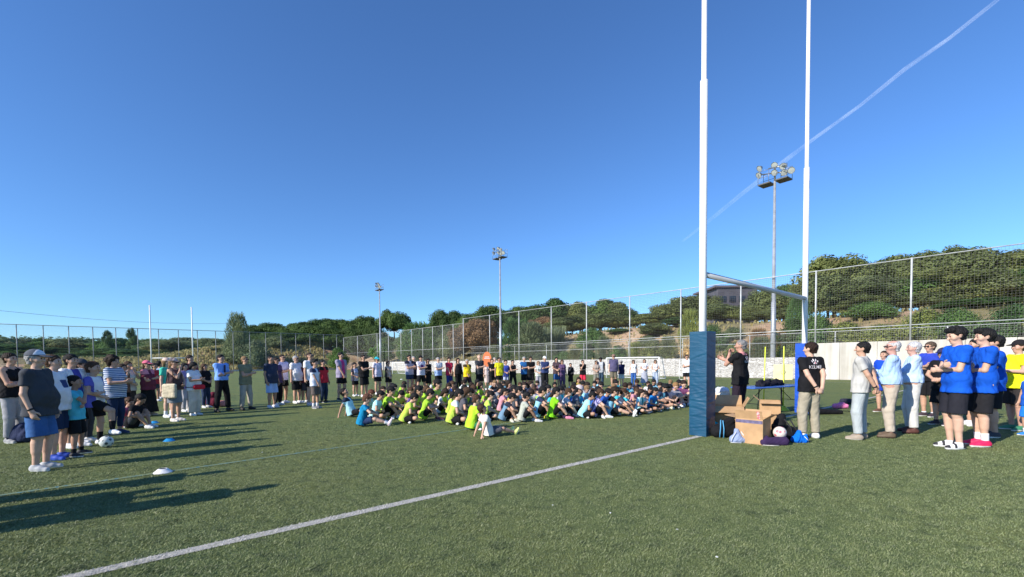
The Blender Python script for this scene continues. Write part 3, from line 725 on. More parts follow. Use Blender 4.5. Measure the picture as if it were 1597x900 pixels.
# stepped far corner part of the fence
e3 = tag(empty('corner_fence', lineB(60)), 'tall pale mesh fence with many thin posts around the far corner of the pitch', 'fence')
O60 = lineB(60); sl = [49.3, 52, 55, 58, 61.2, 65, 69, 74, 79, SC - 8, SC]
for i, s in enumerate(sl[1:]):
    p = lineB(s) - O60; mb = MB(); mb.tube([(p.x, p.y, 0), (p.x, p.y, 7.2)], .05, 6); mb.build('post', POSTM, e3)
for zz in (7.2, 3.6):
    mb = MB(); a = lineB(49.4) - O60; q = lineB(SC) - O60; mb.tube([(a.x, a.y, zz), (q.x, q.y, zz)], .025, 6); mb.build('rail', POSTM, e3)
netpanel('mesh_panel', a, q, .2, 7.2, NETL, e3)
e4 = tag(empty('boundary_fence', A0), 'long mesh fence of thin grey posts along the far left side of the pitch', 'fence')
t_ = -22.0; k = 0; POSTD = mat('weathered_post', (.25, .26, .26), .6, .2, 2)
while t_ < tc_ - 1:
    mb = MB(); p = D1 * t_; mb.tube([(p.x, p.y, 0), (p.x, p.y, 7.85)], .06, 6); mb.build('post', POSTD, e4); t_ += 2.87; k += 1
mb = MB(); a = D1 * -22; q = D1 * tc_; mb.tube([(a.x, a.y, 7.8), (q.x, q.y, 7.8)], .05, 6); mb.build('rail', POSTD, e4)
mb = MB(); mb.tube([(a.x, a.y, .9), (q.x, q.y, .9)], .03, 6); mb.build('rail', POSTD, e4)
netpanel('mesh_panel', a, q, .3, 7.8, NETL, e4)

# ------------------------------------------------------------------ flood light masts
LENS = mat('lamp_glass', (.55, .58, .56), .08, spec=.8); LHS = mat('lamp_housing', (.30, .31, .31), .35, metal=.6)
def mast(x, Z, ytop, label, aim):
    p = at(x, Z); h = zat(p, ytop); e = empty('floodlight_mast', p)
    mb = MB(); mb.tube([(0, 0, 0), (0, 0, .25)], .30, 16); mb.tube([(0, 0, .2), (0, 0, h * .36), (0, 0, h * .361), (0, 0, h - 1.3)], [.20, .165, .135, .085], 14); mb.build('mast_pole', GREYST, e)
    az = math.atan2(aim[1] - p.y, aim[0] - p.x); f = Vector((math.cos(az), math.sin(az), 0)); r = Vector((f.y, -f.x, 0)); M = Matrix((r, f, Vector((0, 0, 1)))).transposed()
    mb = MB(); zt = h - 1.4
    for s in (-1, 1):
        mb.box(r * s * .62 + Vector((0, 0, zt)), (.9, .95, .09), M); 
    mb.build('platform', mat('platform_grating', (.10, .10, .10), .6), e)
    mb = MB()
    for s in (-1.05, -.25, .25, 1.05):
        for g_ in (-.45, .45): mb.tube([r * s + f * g_ + Vector((0, 0, zt)), r * s + f * g_ + Vector((0, 0, zt + 1.0))], .02, 5)
    for zz in (.5, 1.0):
        for s0, s1 in ((-1.05, -.25), (.25, 1.05)):
            for g_ in (-.45, .45): mb.tube([r * s0 + f * g_ + Vector((0, 0, zt + zz)), r * s1 + f * g_ + Vector((0, 0, zt + zz))], .018, 5)
    mb.build('guard_rail', LHS, e)
    mb = MB(); mb.tube([(0, 0, zt), (0, 0, h - .3)], .07, 8)
    mb.tube([r * -1.25 + Vector((0, 0, h - .95)), r * 1.1 + Vector((0, 0, h - .45))], .045, 6); mb.tube([r * -.9 + f * .4 + Vector((0, 0, h - .5)), r * .3 + f * .4 + Vector((0, 0, h - .35))], .045, 6); mb.build('cross_arm', LHS, e)
    for (a, bz, tl) in ((-1.3, -1.0, -.3), (-.72, -.5, -.6), (-.12, -.22, .1), (-.12, -.78, .2), (1.0, -.10, .6), (1.05, -.60, .5), (-.8, -1.0, -.9)):
        d = (f + r * tl + Vector((0, 0, -.75))).normalized(); c_ = r * a + f * .35 + Vector((0, 0, h + bz))
        q = d.to_track_quat('Z', 'Y').to_matrix(); mb = MB(); mb.lathe(c_, [(.02, -.24), (.10, -.23), (.17, -.14), (.235, .0), (.25, .02), (.245, .03), (.22, .0)], 18, q)
        hd = mb.build('floodlight', LHS, e); mb = MB(); mb.lathe(c_, [(.225, .005), (.15, .012), (.0, .015)], 18, q); mb.build('lens', LENS, hd)
    return tag(e, label, 'floodlight', 'floodlight masts along the right side')
mast(1205.5, 35.2, 256, 'tallest nearest floodlight mast seen between the two white rugby posts', (0, 20))
mast(781, 59.5, 386, 'middle floodlight mast standing behind the rear row of spectators', (-22, 45))
mast(593.5, 86, 441, 'smallest most distant floodlight mast at the far corner beside the umbrella pine', (-48, 70))

# ------------------------------------------------------------------ rugby posts
PAD = bpy.data.materials.new('blue_vinyl_pad'); PAD.use_nodes = True; t = PAD.node_tree; b = t.nodes['Principled BSDF']; b.inputs['Base Color'].default_value = (.012, .115, .26, 1); b.inputs['Roughness'].default_value = .42; b.inputs['Specular IOR Level'].default_value = .5
tc = t.nodes.new('ShaderNodeTexCoord'); mp = t.nodes.new('ShaderNodeMapping'); mp.inputs['Scale'].default_value = (2.0, 2.0, 8); t.links.new(tc.outputs['Object'], mp.inputs[0])
bp = t.nodes.new('ShaderNodeBump'); bp.inputs['Strength'].default_value = .30; bp.inputs['Distance'].default_value = .04; t.links.new(nz(t, mp.outputs[0], 1.6, 3), bp.inputs['Height']); t.links.new(bp.outputs[0], b.inputs['Normal'])
t.links.new(ramp(t, nz(t, tc.outputs['Object'], 3, 5), [(.3, (.005, .055, .115)), (.7, (.009, .078, .15))]), b.inputs['Base Color'])
PAD2 = mat('bright_blue_vinyl', (.01, .08, .48), .45, .15, 4, .4, 8)
PL = gp(1095, 678.5); PR = at(1254.5, 12.35)
zbar = 1.47 + 133 / 700 * PL.y
e = empty('rugby_goal', PL); v = PR - PL; dv = Vector((v.x, v.y, 0)).normalized(); nv = Vector((-dv.y, dv.x, 0)); Mp = Matrix((dv, nv, Vector((0, 0, 1)))).transposed()
zsteps = [zat(PL, 126), zat(PR, 262)]
for i, (P, zs, pm, tilt) in enumerate(((Vector((0, 0, 0)), zsteps[0], PAD, 0.0), (v, zsteps[1], PAD2, 0.0))):
    mb = MB(); mb.tube([P + Vector((0, 0, 0)), P + Vector((0, 0, zs)), P + Vector((0, 0, zs + .001)), P + Vector((0, 0, 11.5))], [.068, .068, .048, .044], 20, smooth=True)
    mb.build('upright', WHITE, e)
    zt = zat(PL, 518) if i == 0 else zat(PR, 536)
    # padded box with bulging, creased vinyl
    sx, sy = (.178, .172) if i == 0 else (.17, .17); nzv, npp = 110, 12; rf = random.Random(40 + i); folds = [(rf.uniform(.03, .97) ** 1.25 * zt * .82, rf.uniform(-.09, .09), rf.uniform(.5, 1.0), rf.uniform(.008, .018), rf.randrange(4)) for _ in range(44)]; V = []; F = []; per = []
    for k in range(4 * npp):
        sd_, tt = divmod(k, npp); tt = tt / npp * 2 - 1
        bx = [(-1, tt), (tt, 1), (1, -tt), (-tt, -1)][sd_]; per.append((bx[0] * sx, bx[1] * sy, 1 - tt * tt))
    for j in range(nzv + 1):
        zz = zt * j / nzv
        for k, (px_, py_, bl) in enumerate(per):
            sd2 = k // npp; tq = (k % npp) / npp * 2 - 1; cr = sum(-a_ * math.exp(-((zz - z_ - sl2 * tq) / w2) ** 2) + a_ * .7 * math.exp(-((zz - z_ - sl2 * tq - 2.0 * w2) / (w2 * 1.6)) ** 2) for (z_, sl2, a_, w2, sf) in folds if sf == sd2 and abs(zz - z_) < .18)
            bu = 1 + cr * .050 * (.25 + .75 * bl) + bl * (.030 + .018 * math.sin(zz * 24 + 1.6 * math.sin(k * .45) + 4 * vnoise(k * .16, zz * 2.6, i)) * (.6 + .5 * vnoise(k * .2, zz * 4, i + 2))) * max(.12, min(1, (zt * .78 - zz) * 2.2))
            V.append(P + dv * px_ * bu + nv * py_ * bu + Vector((0, 0, zz + .005)))
    n4 = 4 * npp
    for j in range(nzv):
        for k in range(n4): F.append((j * n4 + (k + 1) % n4, j * n4 + k, (j + 1) * n4 + k, (j + 1) * n4 + (k + 1) % n4))
    F.append(tuple(nzv * n4 + k for k in range(n4))[::-1]); 
    me = bpy.data.meshes.new('pad'); me.from_pydata(V, [], F); me.polygons.foreach_set('use_smooth', [len(f) == 4 and (idx % n4) % npp not in (0, npp - 1) for idx, f in enumerate(F)]); me.update(); link('post_pad', me, pm, e)
mb = MB(); c0 = dv * .04 + Vector((0, 0, zbar)); c1 = v - dv * .04 + Vector((0, 0, zbar)); mb.tube([c0, c1], .056, 18); mb.build('crossbar', mat('grey_bar_paint', (.50, .53, .57), .4, .1, 3), e)
for q in (dv * .075, v - dv * .075): mb = MB(); mb.tube([q + Vector((0, 0, zbar - .11)), q + Vector((0, 0, zbar + .11))], .022, 8); mb.build('clamp', WHITE, e)
tag(e, 'tall white near rugby goal with a grey crossbar and blue padded posts', 'rugby goal')
def far_posts(xa, xb, Z, ytop, ybar):
    a = at(xa, Z); b_ = at(xb, Z + 2.2); e = empty('rugby_goal', a); w_ = b_ - a
    for q in (Vector(), w_):
        mb = MB(); mb.tube([q, q + Vector((0, 0, zat(a, ytop)))], .075, 8); mb.build('upright', WHITE, e)
    mb = MB(); zz = zat(a, ybar); mb.tube([Vector((0, 0, zz)), w_ + Vector((0, 0, zz))], .06, 8); mb.build('crossbar', WHITE, e)
    return tag(e, 'small distant white rugby goal in front of the far left fence', 'rugby goal')
far_posts(236, 301, 60, 476, 558.5)

# football goals
def goal(p, q, h, depth, label, r=.055):
    e = empty('football_goal', p); d = q - p; nrm_ = Vector((d.y, -d.x, 0)).normalized()
    if nrm_.dot(NB) < 0: nrm_ = -nrm_
    for q_ in (Vector(), d): mb = MB(); mb.tube([q_, q_ + Vector((0, 0, h))], r, 8); mb.build('goal_post', WHITE, e)
    mb = MB(); mb.tube([(0, 0, h), d + Vector((0, 0, h))], r, 8); mb.build('crossbar', WHITE, e)
    mb = MB()
    for s in (Vector(), d): mb.tube([s + Vector((0, 0, h)), s + nrm_ * depth * .4 + Vector((0, 0, h)), s + nrm_ * depth + Vector((0, 0, .05)), s + Vector((0, 0, .05))], .025, 6)
    mb.tube([nrm_ * depth + Vector((0, 0, .05)), nrm_ * depth + d + Vector((0, 0, .05))], .025, 6); mb.build('stanchion', WHITE, e)
    o = netpanel('net', nrm_ * depth * .7, nrm_ * depth * .7 + d, .05, h * .98, netmat('white_net', .12, .008, (.7, .7, .7)), e)
    return tag(e, label, 'football goal')
g1 = at(946, 38.5); goal(g1, at(1028, 34.6), zat(g1, 558.5), .9, 'small white football goal in front of the stone wall behind the women in white')
g2 = at(612, 58); goal(g2, at(668, 53), zat(g2, 566), .9, 'distant white football goal partly hidden by the man with a backpack')
goal(at(1060, 33), at(1092, 31), 1.5, .7, 'small yellow and white training goal beside the blue post pad', .03)

# standing turf fibres close to the camera: real blades, too many to count
def fibres():
    rs = np.random.RandomState(3); Vg = []; Vw = []
    n = 520000; u = rs.rand(n); a = np.arctan(rs.uniform(-1.35, 1.35, n)); y = 2.6 * (11.5 / 2.6) ** (u ** .85); x = np.tan(a) * y
    q0, dl = LINE; d = np.abs((x - q0.x) * -dl.y + (y - q0.y) * dl.x); keep = (np.abs(x) < 14) & (np.abs((x - Q0.x) * -dq.y + (y - Q0.y) * dq.x) > .05); x, y, d = x[keep], y[keep], d[keep]; n = len(x)
    clump = np.sin(x * 9 + 2 * np.sin(y * 7)) * np.sin(y * 11 + 2 * np.sin(x * 8)); hgt = (.008 + .007 * rs.rand(n)) * (1 + .3 * clump)
    ang = rs.rand(n) * 6.28; lean = .008 * rs.normal(size=(n, 2)) + np.stack([.006 + .008 * clump, .004 + 0 * clump], 1); wd = (.0015 + .0010 * rs.rand(n)) * (1 + y * .08)
    p = np.stack([x, y, np.full(n, .002)], 1); s_ = np.stack([np.cos(ang) * wd, np.sin(ang) * wd, 0 * wd], 1); t_ = p + np.concatenate([lean, hgt[:, None]], 1)
    V = np.stack([p - s_, p + s_, t_], 1); isw = d < .060 + .008 * rs.normal(size=n); onl = isw & (rs.rand(n) < .75)
    for nm, sel, m in (('turf_fibres', ~isw, FIBM), ('line_fibres', onl, FIBW)):
        W = V[sel].reshape(-1, 3); me = npmesh(nm, W, np.arange(len(W)).reshape(-1, 3), False); tag(link(nm, me, m), kind='stuff')
def fibm(name, stops):
    m = bpy.data.materials.new(name); m.use_nodes = True; t = m.node_tree; b = t.nodes['Principled BSDF']; b.inputs['Roughness'].default_value = .5; b.inputs['Specular IOR Level'].default_value = .3
    g_ = t.nodes.new('ShaderNodeNewGeometry'); r = ramp(t, g_.outputs['Random Per Island'], stops); tc = t.nodes.new('ShaderNodeTexCoord')
    mid = ramp(t, nz(t, tc.outputs['Object'], 5.5, 6, .75), [(.34, (.55, .58, .58)), (.45, (.95, .97, .93)), (.66, (1.20, 1.17, 1.06))]) if 'line' not in name else ramp(t, nz(t, tc.outputs['Object'], 20, 3), [(.3, (.7, .7, .7)), (.6, (1, 1, 1))])
    t.links.new(mixc(t, 1.0, r, mid, 'MULTIPLY'), b.inputs['Base Color']); return m
FIBM = fibm('fibre_green', [(.0, (.098, .126, .046)), (.5, (.158, .194, .082)), (.85, (.215, .248, .118)), (1.0, (.29, .30, .18))]); FIBW = fibm('line_fibre_white', [(0, (.45, .44, .42)), (1, (.72, .70, .66))])
fibres()
# ------------------------------------------------------------------ trees and shrubs
def leafmat(name, c, var=.45, tr=.12):
    c = tuple(q * 2.7 for q in c)
    m = bpy.data.materials.new(name); m.use_nodes = True; t = m.node_tree; b = t.nodes['Principled BSDF']; b.inputs['Roughness'].default_value = .7; b.inputs['Specular IOR Level'].default_value = .2
    tc = t.nodes.new('ShaderNodeTexCoord'); oi = t.nodes.new('ShaderNodeObjectInfo')
    r = ramp(t, nz(t, tc.outputs['Object'], 1.7, 4), [(.3, tuple(q * (1 - var) for q in c)), (.5, c), (.72, (c[0] * 1.5, c[1] * 1.35, c[2] * 1.1))])
    r2 = ramp(t, oi.outputs['Random'], [(0, (.80, .84, .86)), (1, (1.18, 1.12, .95))])
    cc = mixc(t, 1.0, r, r2, 'MULTIPLY'); t.links.new(cc, b.inputs['Base Color'])
    tl = t.nodes.new('ShaderNodeBsdfTranslucent'); t.links.new(cc, tl.inputs[0]); ms = t.nodes.new('ShaderNodeMixShader'); ms.inputs[0].default_value = .35; t.links.new(b.outputs[0], ms.inputs[1]); t.links.new(tl.outputs[0], ms.inputs[2]); t.links.new(ms.outputs[0], t.nodes['Material Output'].inputs[0]); return m
PINE = leafmat('pine_needles', (.040, .066, .022)); ALEP = leafmat('aleppo_needles', (.082, .098, .038)); BUSH = leafmat('shrub_leaves', (.050, .090, .030)); OLIV = leafmat('grey_green_leaves', (.085, .105, .055))
LIME = leafmat('yellow_green_leaves', (.12, .14, .04)); DRYL = leafmat('dry_leaves', (.13, .085, .05)); REED = leafmat('reed_leaves', (.13, .15, .085)); STRAW = leafmat('straw', (.30, .24, .14))
BARK = mat('bark', (.10, .07, .05), .9, .4, 6, .6, 12)
def puff(rs, c, rad, n, size, squash=.75, up=.3):
    d = rs.normal(size=(n, 3)); d /= np.linalg.norm(d, axis=1)[:, None]; n = int(n * 1.7); d = rs.normal(size=(n, 3)); d /= np.linalg.norm(d, axis=1)[:, None]; size = size * .74; rr_ = rad * 1.08 * (rs.rand(n) ** .42)
    p = c + d * rr_[:, None] * np.array([1, 1, squash])
    nn = d + rs.normal(size=(n, 3)) * .38 + np.array([0, 0, up]); nn /= np.linalg.norm(nn, axis=1)[:, None]
    a = np.cross(nn, rs.normal(size=(n, 3))); a /= np.linalg.norm(a, axis=1)[:, None]; b_ = np.cross(nn, a)
    s = size * (.6 + .8 * rs.rand(n))[:, None]
    V = np.stack([p + a * s, p - a * s * .4 + b_ * s * .7, p - a * s * .7 - b_ * s * .6, p + a * s * .3 - b_ * s * .8], 1)
    return V.reshape(-1, 3)
def crown(kind, seed):
    rs = np.random.RandomState(seed); P = []; br = []
    if kind == 'umbrella':                                # broad domed crown on a bare trunk; unit: height 1
        for i in range(34):
            a = rs.rand() * 6.28; q = rs.rand() ** .5; r = .38 * q; z = .64 + .02 * (1 - q) + .24 * (1 - q * q) * rs.rand() ** .5 + rs.normal() * .02
            P.append(puff(rs, np.array([r * math.cos(a), r * math.sin(a), z]), .105 + .03 * rs.rand(), 300, .021, .8)); br.append((r * math.cos(a) * .55, r * math.sin(a) * .55, z))
        tz = .55
    elif kind == 'round':
        for i in range(34):
            a = rs.rand() * 6.28; e = rs.rand() * 2.2 - 1.0; q = .30 * (.75 + .35 * rs.rand()); c = np.array([q * math.cos(a) * math.cos(e), q * math.sin(a) * math.cos(e), .56 + .30 * math.sin(e)])
            P.append(puff(rs, c, .13 + .05 * rs.rand(), 260, .022, .8)); 
            if i % 3 == 0: br.append(tuple(c * np.array([.8, .8, .95])))
        P.append(puff(rs, np.array([0, 0, .62]), .26, 1200, .03, .9)); tz = .3
    elif kind == 'aleppo':                                # layered ragged tufts with gaps
        for i in range(36):
            a = rs.rand() * 6.28; z = .20 + .74 * rs.rand(); w_ = (.34 if z < .75 else .34 - (z - .75) * .9) * (.35 + .75 * rs.rand())
            c = np.array([w_ * math.cos(a), w_ * math.sin(a), z]); P.append(puff(rs, c, .10 + .06 * rs.rand(), 240, .018, .80, .5)); br.append(tuple(c + np.array([0, 0, -.02])))
        tz = .75
    elif kind == 'bush':
        for i in range(26):
            a = rs.rand() * 6.28; e = rs.rand() * 1.5; q = .42 * (.5 + .55 * rs.rand()); c = np.array([q * math.cos(a) * math.cos(e), q * math.sin(a) * math.cos(e), .18 + .62 * math.sin(e) * (.8 + .2 * rs.rand())])
            P.append(puff(rs, c, .15 + .07 * rs.rand(), 220, .024, .9))
        P.append(puff(rs, np.array([0, 0, .35]), .36, 900, .035, .8)); tz = .3; br = [(.1, .1, .4), (-.12, .05, .4)]
    elif kind == 'wispy':                                 # upright feathery shrub
        n = 3200; a = rs.rand(n) * 6.28; q = rs.rand(n) ** .5 * .36; z = rs.rand(n); q = q * (1.05 - .8 * np.abs(z - .45) ** 1.5 * 1.6)
        p = np.stack([q * np.cos(a), q * np.sin(a), z * (.92 + .1 * rs.rand(n))], 1); ln = .075; dx = rs.normal(size=(n, 3)) * .35 + np.array([0, 0, 1]) + p * np.array([1.6, 1.6, 0]); dx /= np.linalg.norm(dx, axis=1)[:, None]
        s = np.cross(dx, rs.normal(size=(n, 3))); s /= np.linalg.norm(s, axis=1)[:, None]
        P.append(np.stack([p - s * .007, p + s * .007, p + dx * ln + s * .004, p + dx * ln - s * .004], 1).reshape(-1, 3)); 
        for i in range(14): a = rs.rand() * 6.28; q = .18 * rs.rand(); P.append(puff(rs, np.array([q * math.cos(a), q * math.sin(a), .15 + .6 * rs.rand()]), .14, 120, .02, 1.1))
        tz = .5; br = [(.1, .05, .6), (-.1, .0, .55)]
    elif kind == 'reeds':
        n = 1600; a = rs.rand(n) * 6.28; q = rs.rand(n) ** .5 * .5; p = np.stack([q * np.cos(a), q * np.sin(a), np.zeros(n)], 1); H_ = (.55 + .45 * rs.rand(n))
        lean = p * .45 + rs.normal(size=(n, 3)) * .10; lean[:, 2] = 1; top = p + lean * H_[:, None]; mid = p + lean * H_[:, None] * .55
        s = rs.normal(size=(n, 3)); s[:, 2] = 0; s /= np.linalg.norm(s, axis=1)[:, None]; s *= .012
        P.append(np.stack([p - s * .6, p + s * .6, mid + s, mid - s], 1).reshape(-1, 3)); P.append(np.stack([mid - s, mid + s, top + s * .2 + [0, 0, -.02], top - s * .2], 1).reshape(-1, 3)); tz = 0
    V = np.concatenate(P); Q = np.arange(len(V)).reshape(-1, 4)
    me = npmesh('crown', V, Q, False)
    mb = MB()
    if tz:
        x = rs.normal() * .02; mb.tube([(0, 0, -.08), (x * .5, 0, tz * .5), (x, x * .6, tz)], [.026, .018, .012], 8)
        for c in br: mb.tube([(x * .6, x * .4, tz * ((.6 if kind != 'umbrella' else 1.0) if kind != 'aleppo' else max(.25, min(.95, (c[2] - .12) / tz * 1.0)))), (c[0] * .5, c[1] * .5, (tz * .75 + c[2]) / 2 if kind != 'aleppo' else c[2] - .05), c], [.012, .008, .003], 5)
    return me, mb
TP = {}
MATK = {'umbrella': PINE, 'round': PINE, 'aleppo': ALEP, 'bush': BUSH, 'wispy': OLIV, 'reeds': REED}
def template(kind, var, m):
    key = (kind, var, m.name)
    if key not in TP:
        if (kind, var) not in TP:
            me, mb = crown(kind, 11 + var * 7 + len(kind)); tm = None
            if mb.v:
                o = mb.build('trunk', BARK); tm = o.data; bpy.data.objects.remove(o)
            TP[(kind, var)] = (me, tm)
        me, tm = TP[(kind, var)]; me2 = me.copy(); me2.materials.clear(); me2.materials.append(m); TP[key] = (me2, tm)
    return TP[key]
NAMES = {'umbrella': 'umbrella_pine', 'round': 'pine_tree', 'aleppo': 'pine_tree', 'bush': 'shrub', 'wispy': 'shrub', 'reeds': 'reed_clump'}
def tree(kind, x, ytop, Z, wpx, label, m=None, var=None, group=None, wk=None, zb=None, name=None):
    p = at(x, Z); zg = terr(p.x, p.y) - .1 if zb is None else zb; p.z = zg; zt = zat(Vector((p.x, p.y, 0)), ytop + 2); h = max(.6, zt - zg)
    wd = wpx / FPX * Z; base_w = {'umbrella': 1.0, 'round': .86, 'aleppo': .78, 'bush': 1.05, 'wispy': .72, 'reeds': 1.3}[kind]
    var = rnd.randrange(3) if var is None else var
    me, tm = template(kind, var, m or MATK[kind]); e = empty(name or NAMES[kind], p, rnd.uniform(0, 6.28)); e.scale = (wd / base_w, wd / base_w, h)
    c = link('crown' if kind not in ('reeds',) else 'stems', me, None, e)
    if tm: link('trunk', tm, None, e)
    return tag(e, label, 'reed clump' if kind == 'reeds' else ('shrub' if kind in ('bush', 'wispy') else 'tree'), group)
G1 = 'pines on the bank behind the right hand wall'; G2 = 'umbrella pines on the hilltop'; G3 = 'shrubs on the dry bank'
# right hand bank (front scrub, then pines)
for i, (x, yt, Z, wp) in enumerate([(1300, 391, 52, 88), (1345, 404, 55, 70), (1385, 391, 56, 74), (1432, 388, 53, 78), (1475, 381, 55, 76), (1512, 376, 51, 100), (1560, 386, 50, 90), (1608, 392, 48, 100), (1650, 400, 46, 110)]):
    tree('round' if i % 3 != 1 else 'aleppo', x, yt, Z, wp * 1.2, 'tall skyline aleppo pine on the right bank, %s from the left' % ['first', 'second', 'third', 'fourth', 'fifth', 'sixth', 'seventh', 'eighth', 'ninth'][i], m=ALEP, group=G1)
for i, (x, yt, Z, wp) in enumerate([(1290, 425, 47, 70), (1325, 440, 45, 80), (1372, 428, 47, 90), (1410, 432, 46, 90), (1455, 415, 45, 95), (1500, 420, 44, 90), (1545, 425, 43, 100), (1590, 415, 42, 90), (1345, 462, 43, 60), (1440, 455, 43, 80), (1480, 450, 44, 70), (1575, 452, 43, 70)]):
    tree('aleppo' if i % 3 else 'round', x, yt, Z, wp * 1.2, 'lower pine before the skyline pines of the right bank, %s from the left' % ['first', 'second', 'third', 'fourth', 'fifth', 'sixth', 'seventh', 'eighth', 'ninth', 'tenth', 'eleventh', 'twelfth'][i], [ALEP, ALEP, OLIV, BUSH][i % 4], group=G1)
for (x, yt, Z, wp, lb, kd, m) in [
    (1355, 466, 40, 78, 'rounded green shrub on the bank above the polo shirted men', 'bush', BUSH), (1525, 462, 36, 125, 'broad bright green bush on the bank above the two tall youths', 'bush', BUSH), (1480, 478, 38, 60, 'mid green bush left of the broad bright bush', 'bush', BUSH),
    (1245, 462, 43, 34, 'upright bright green shrub behind the far rugby upright', 'wispy', BUSH), (1237, 487, 40, 60, 'dark green shrub low behind the far rugby upright', 'bush', PINE),
    (1182, 512, 41, 30, 'dry brown tangled plant left of the tall floodlight mast', 'wispy', DRYL), (1222, 516, 40, 22, 'dry straw coloured plant right of the tall floodlight mast', 'wispy', DRYL)]:
    tree(kd, x, yt, Z, wp, lb, m, group=G3)
k = 0
ORD = ['first', 'second', 'third', 'fourth', 'fifth', 'sixth', 'seventh', 'eighth', 'ninth', 'tenth', 'eleventh', 'twelfth', 'thirteenth', 'fourteenth', 'fifteenth', 'sixteenth', 'seventeenth', 'eighteenth', 'nineteenth', 'twentieth', 'twenty-first', 'twenty-second', 'twenty-third', 'twenty-fourth', 'twenty-fifth', 'twenty-sixth', 'twenty-seventh', 'twenty-eighth', 'twenty-ninth', 'thirtieth']
for i in range(30):                                       # hedge growing right behind the walls
    s = -13 + i * 2.05 + rnd.uniform(-.4, .4); p = lineB(s) + D1 * (2.6 + rnd.uniform(-.3, .9)); x, y = pix((p.x, p.y, 3)); zt = 4.8 + rnd.uniform(-.6, .6) if s < 6 else 3.3 + rnd.uniform(-.5, .9)
    zz = terr(p.x, p.y) - .3; me_m = [BUSH, LIME, BUSH, ALEP, OLIV, STRAW][rnd.randrange(6) if s > 8 else rnd.randrange(3)]
    kd = 'bush' if s < 8 else ('wispy' if i % 2 else 'bush'); e = empty('shrub', (p.x, p.y, zz), rnd.uniform(0, 6)); me, tm = template(kd, i % 3, me_m); e.scale = ((3.4, 3.4, zt - zz) if s < 6 else (2.6, 2.6, zt - zz)); link('crown', me, None, e); link('trunk', tm, None, e)
    tag(e, 'low scrub bush in the hedge behind the walls, %s counting from the right' % ORD[i], 'shrub', 'hedge of scrub right behind the walls')
# hill behind the goal line, middle of the picture
HT_ = [(1012, 486, 62, 60, 'round', ALEP), (1040, 470, 64, 70, 'round', ALEP), (1070, 458, 66, 72, 'round', ALEP), (1100, 456, 68, 60, 'round', ALEP), (1128, 470, 60, 70, 'round', ALEP), (1165, 476, 58, 60, 'round', ALEP), (1192, 446, 60, 60, 'round', ALEP), (1222, 440, 60, 62, 'round', BUSH), (1252, 438, 58, 60, 'round', ALEP), (1278, 432, 56, 50, 'round', ALEP), (1182, 482, 52, 60, 'round', ALEP),
       (1018, 500, 54, 50, 'round', ALEP), (1055, 492, 55, 44, 'round', PINE), (1215, 478, 50, 50, 'round', ALEP)]
for i, (x, yt, Z, wp, kd, m_) in enumerate(HT_):
    tree(kd, x, yt, Z, wp * 1.1, 'grey green pine on the mound behind the near rugby goal, %s in that grove' % ORD[i], m_, group='pines on the mound behind the rugby goal')
for (x, yt, Z, wp, lb, kd, m_) in [(1076, 484, 46, 34, 'yellow green upright shrub just left of the near rugby upright', 'wispy', LIME), (1112, 497, 45, 46, 'bright green rounded shrub just right of the near rugby upright', 'bush', BUSH), (1143, 506, 46, 40, 'olive shrub under the crossbar', 'bush', OLIV),
     (921, 503, 58, 50, 'rounded green shrub left of the tall pines of the mound', 'bush', BUSH), (966, 514, 60, 50, 'low green shrub on the reddish bank', 'bush', BUSH), (807, 497, 62, 56, 'big feathery green shrub right of the middle floodlight', 'wispy', BUSH), (829, 503, 60, 50, 'feathery shrub joined to the big one', 'wispy', OLIV), (856, 505, 64, 50, 'pale reed thicket on the bank', 'reeds', REED), (1012, 520, 52, 44, 'low grey shrub below the mound', 'bush', OLIV)]:
    tree(kd, x, yt, Z, wp, lb, m_, group=G3)
L2 = [(686, 478, 84, 36), (708, 480, 84, 40), (732, 484, 82, 40), (762, 470, 80, 56), (790, 480, 80, 40), (812, 474, 84, 50), (834, 472, 82, 44), (860, 460, 80, 62), (885, 472, 80, 44), (908, 466, 78, 50), (938, 462, 76, 64), (962, 468, 74, 50), (980, 480, 72, 40)]
for i, (x, yt, Z, wp) in enumerate(L2): tree('round', x, yt, Z, wp * 1.15, 'dark green stone pine on the central ridge, %s from the left' % ORD[i], [PINE, ALEP][x > 890 and i % 2], group=G2)
for i, (x, yt, Z, wp) in enumerate([(725, 498, 76, 50), (750, 492, 75, 56), (880, 492, 70, 60), (905, 488, 70, 60), (935, 486, 68, 64), (960, 490, 68, 54), (845, 490, 74, 50)]): tree('round', x, yt, Z, wp * 1.15, 'lower grey olive pine in front of the central ridge, %s from the left' % ORD[i], [DRYL, DRYL, ALEP, ALEP, ALEP, ALEP, DRYL][i], group=G2)
tree('umbrella', 616, 475, 120, 62, 'lone umbrella pine with a visible forked trunk beside the far floodlight', PINE, 0, group=G2)
tree('bush', 606, 521, 112, 44, 'low shrub under the lone umbrella pine', PINE, 0, group=G3); tree('bush', 622, 522, 113, 40, 'second low shrub just right of the lone umbrella pine trunk', BUSH, 1, group=G3)
for i, (x, yt, Z, wp) in enumerate([(574, 487, 120, 48), (549, 494, 120, 46), (527, 494, 122, 54), (505, 492, 122, 50), (480, 498, 120, 50), (455, 500, 120, 50), (430, 499, 122, 56), (404, 503, 120, 46), (385, 508, 120, 40)]):
    tree('round', x, yt, Z, wp * 1.15, 'dark stone pine on the left ridge, %s counting from the right' % ORD[i], PINE, group=G2)
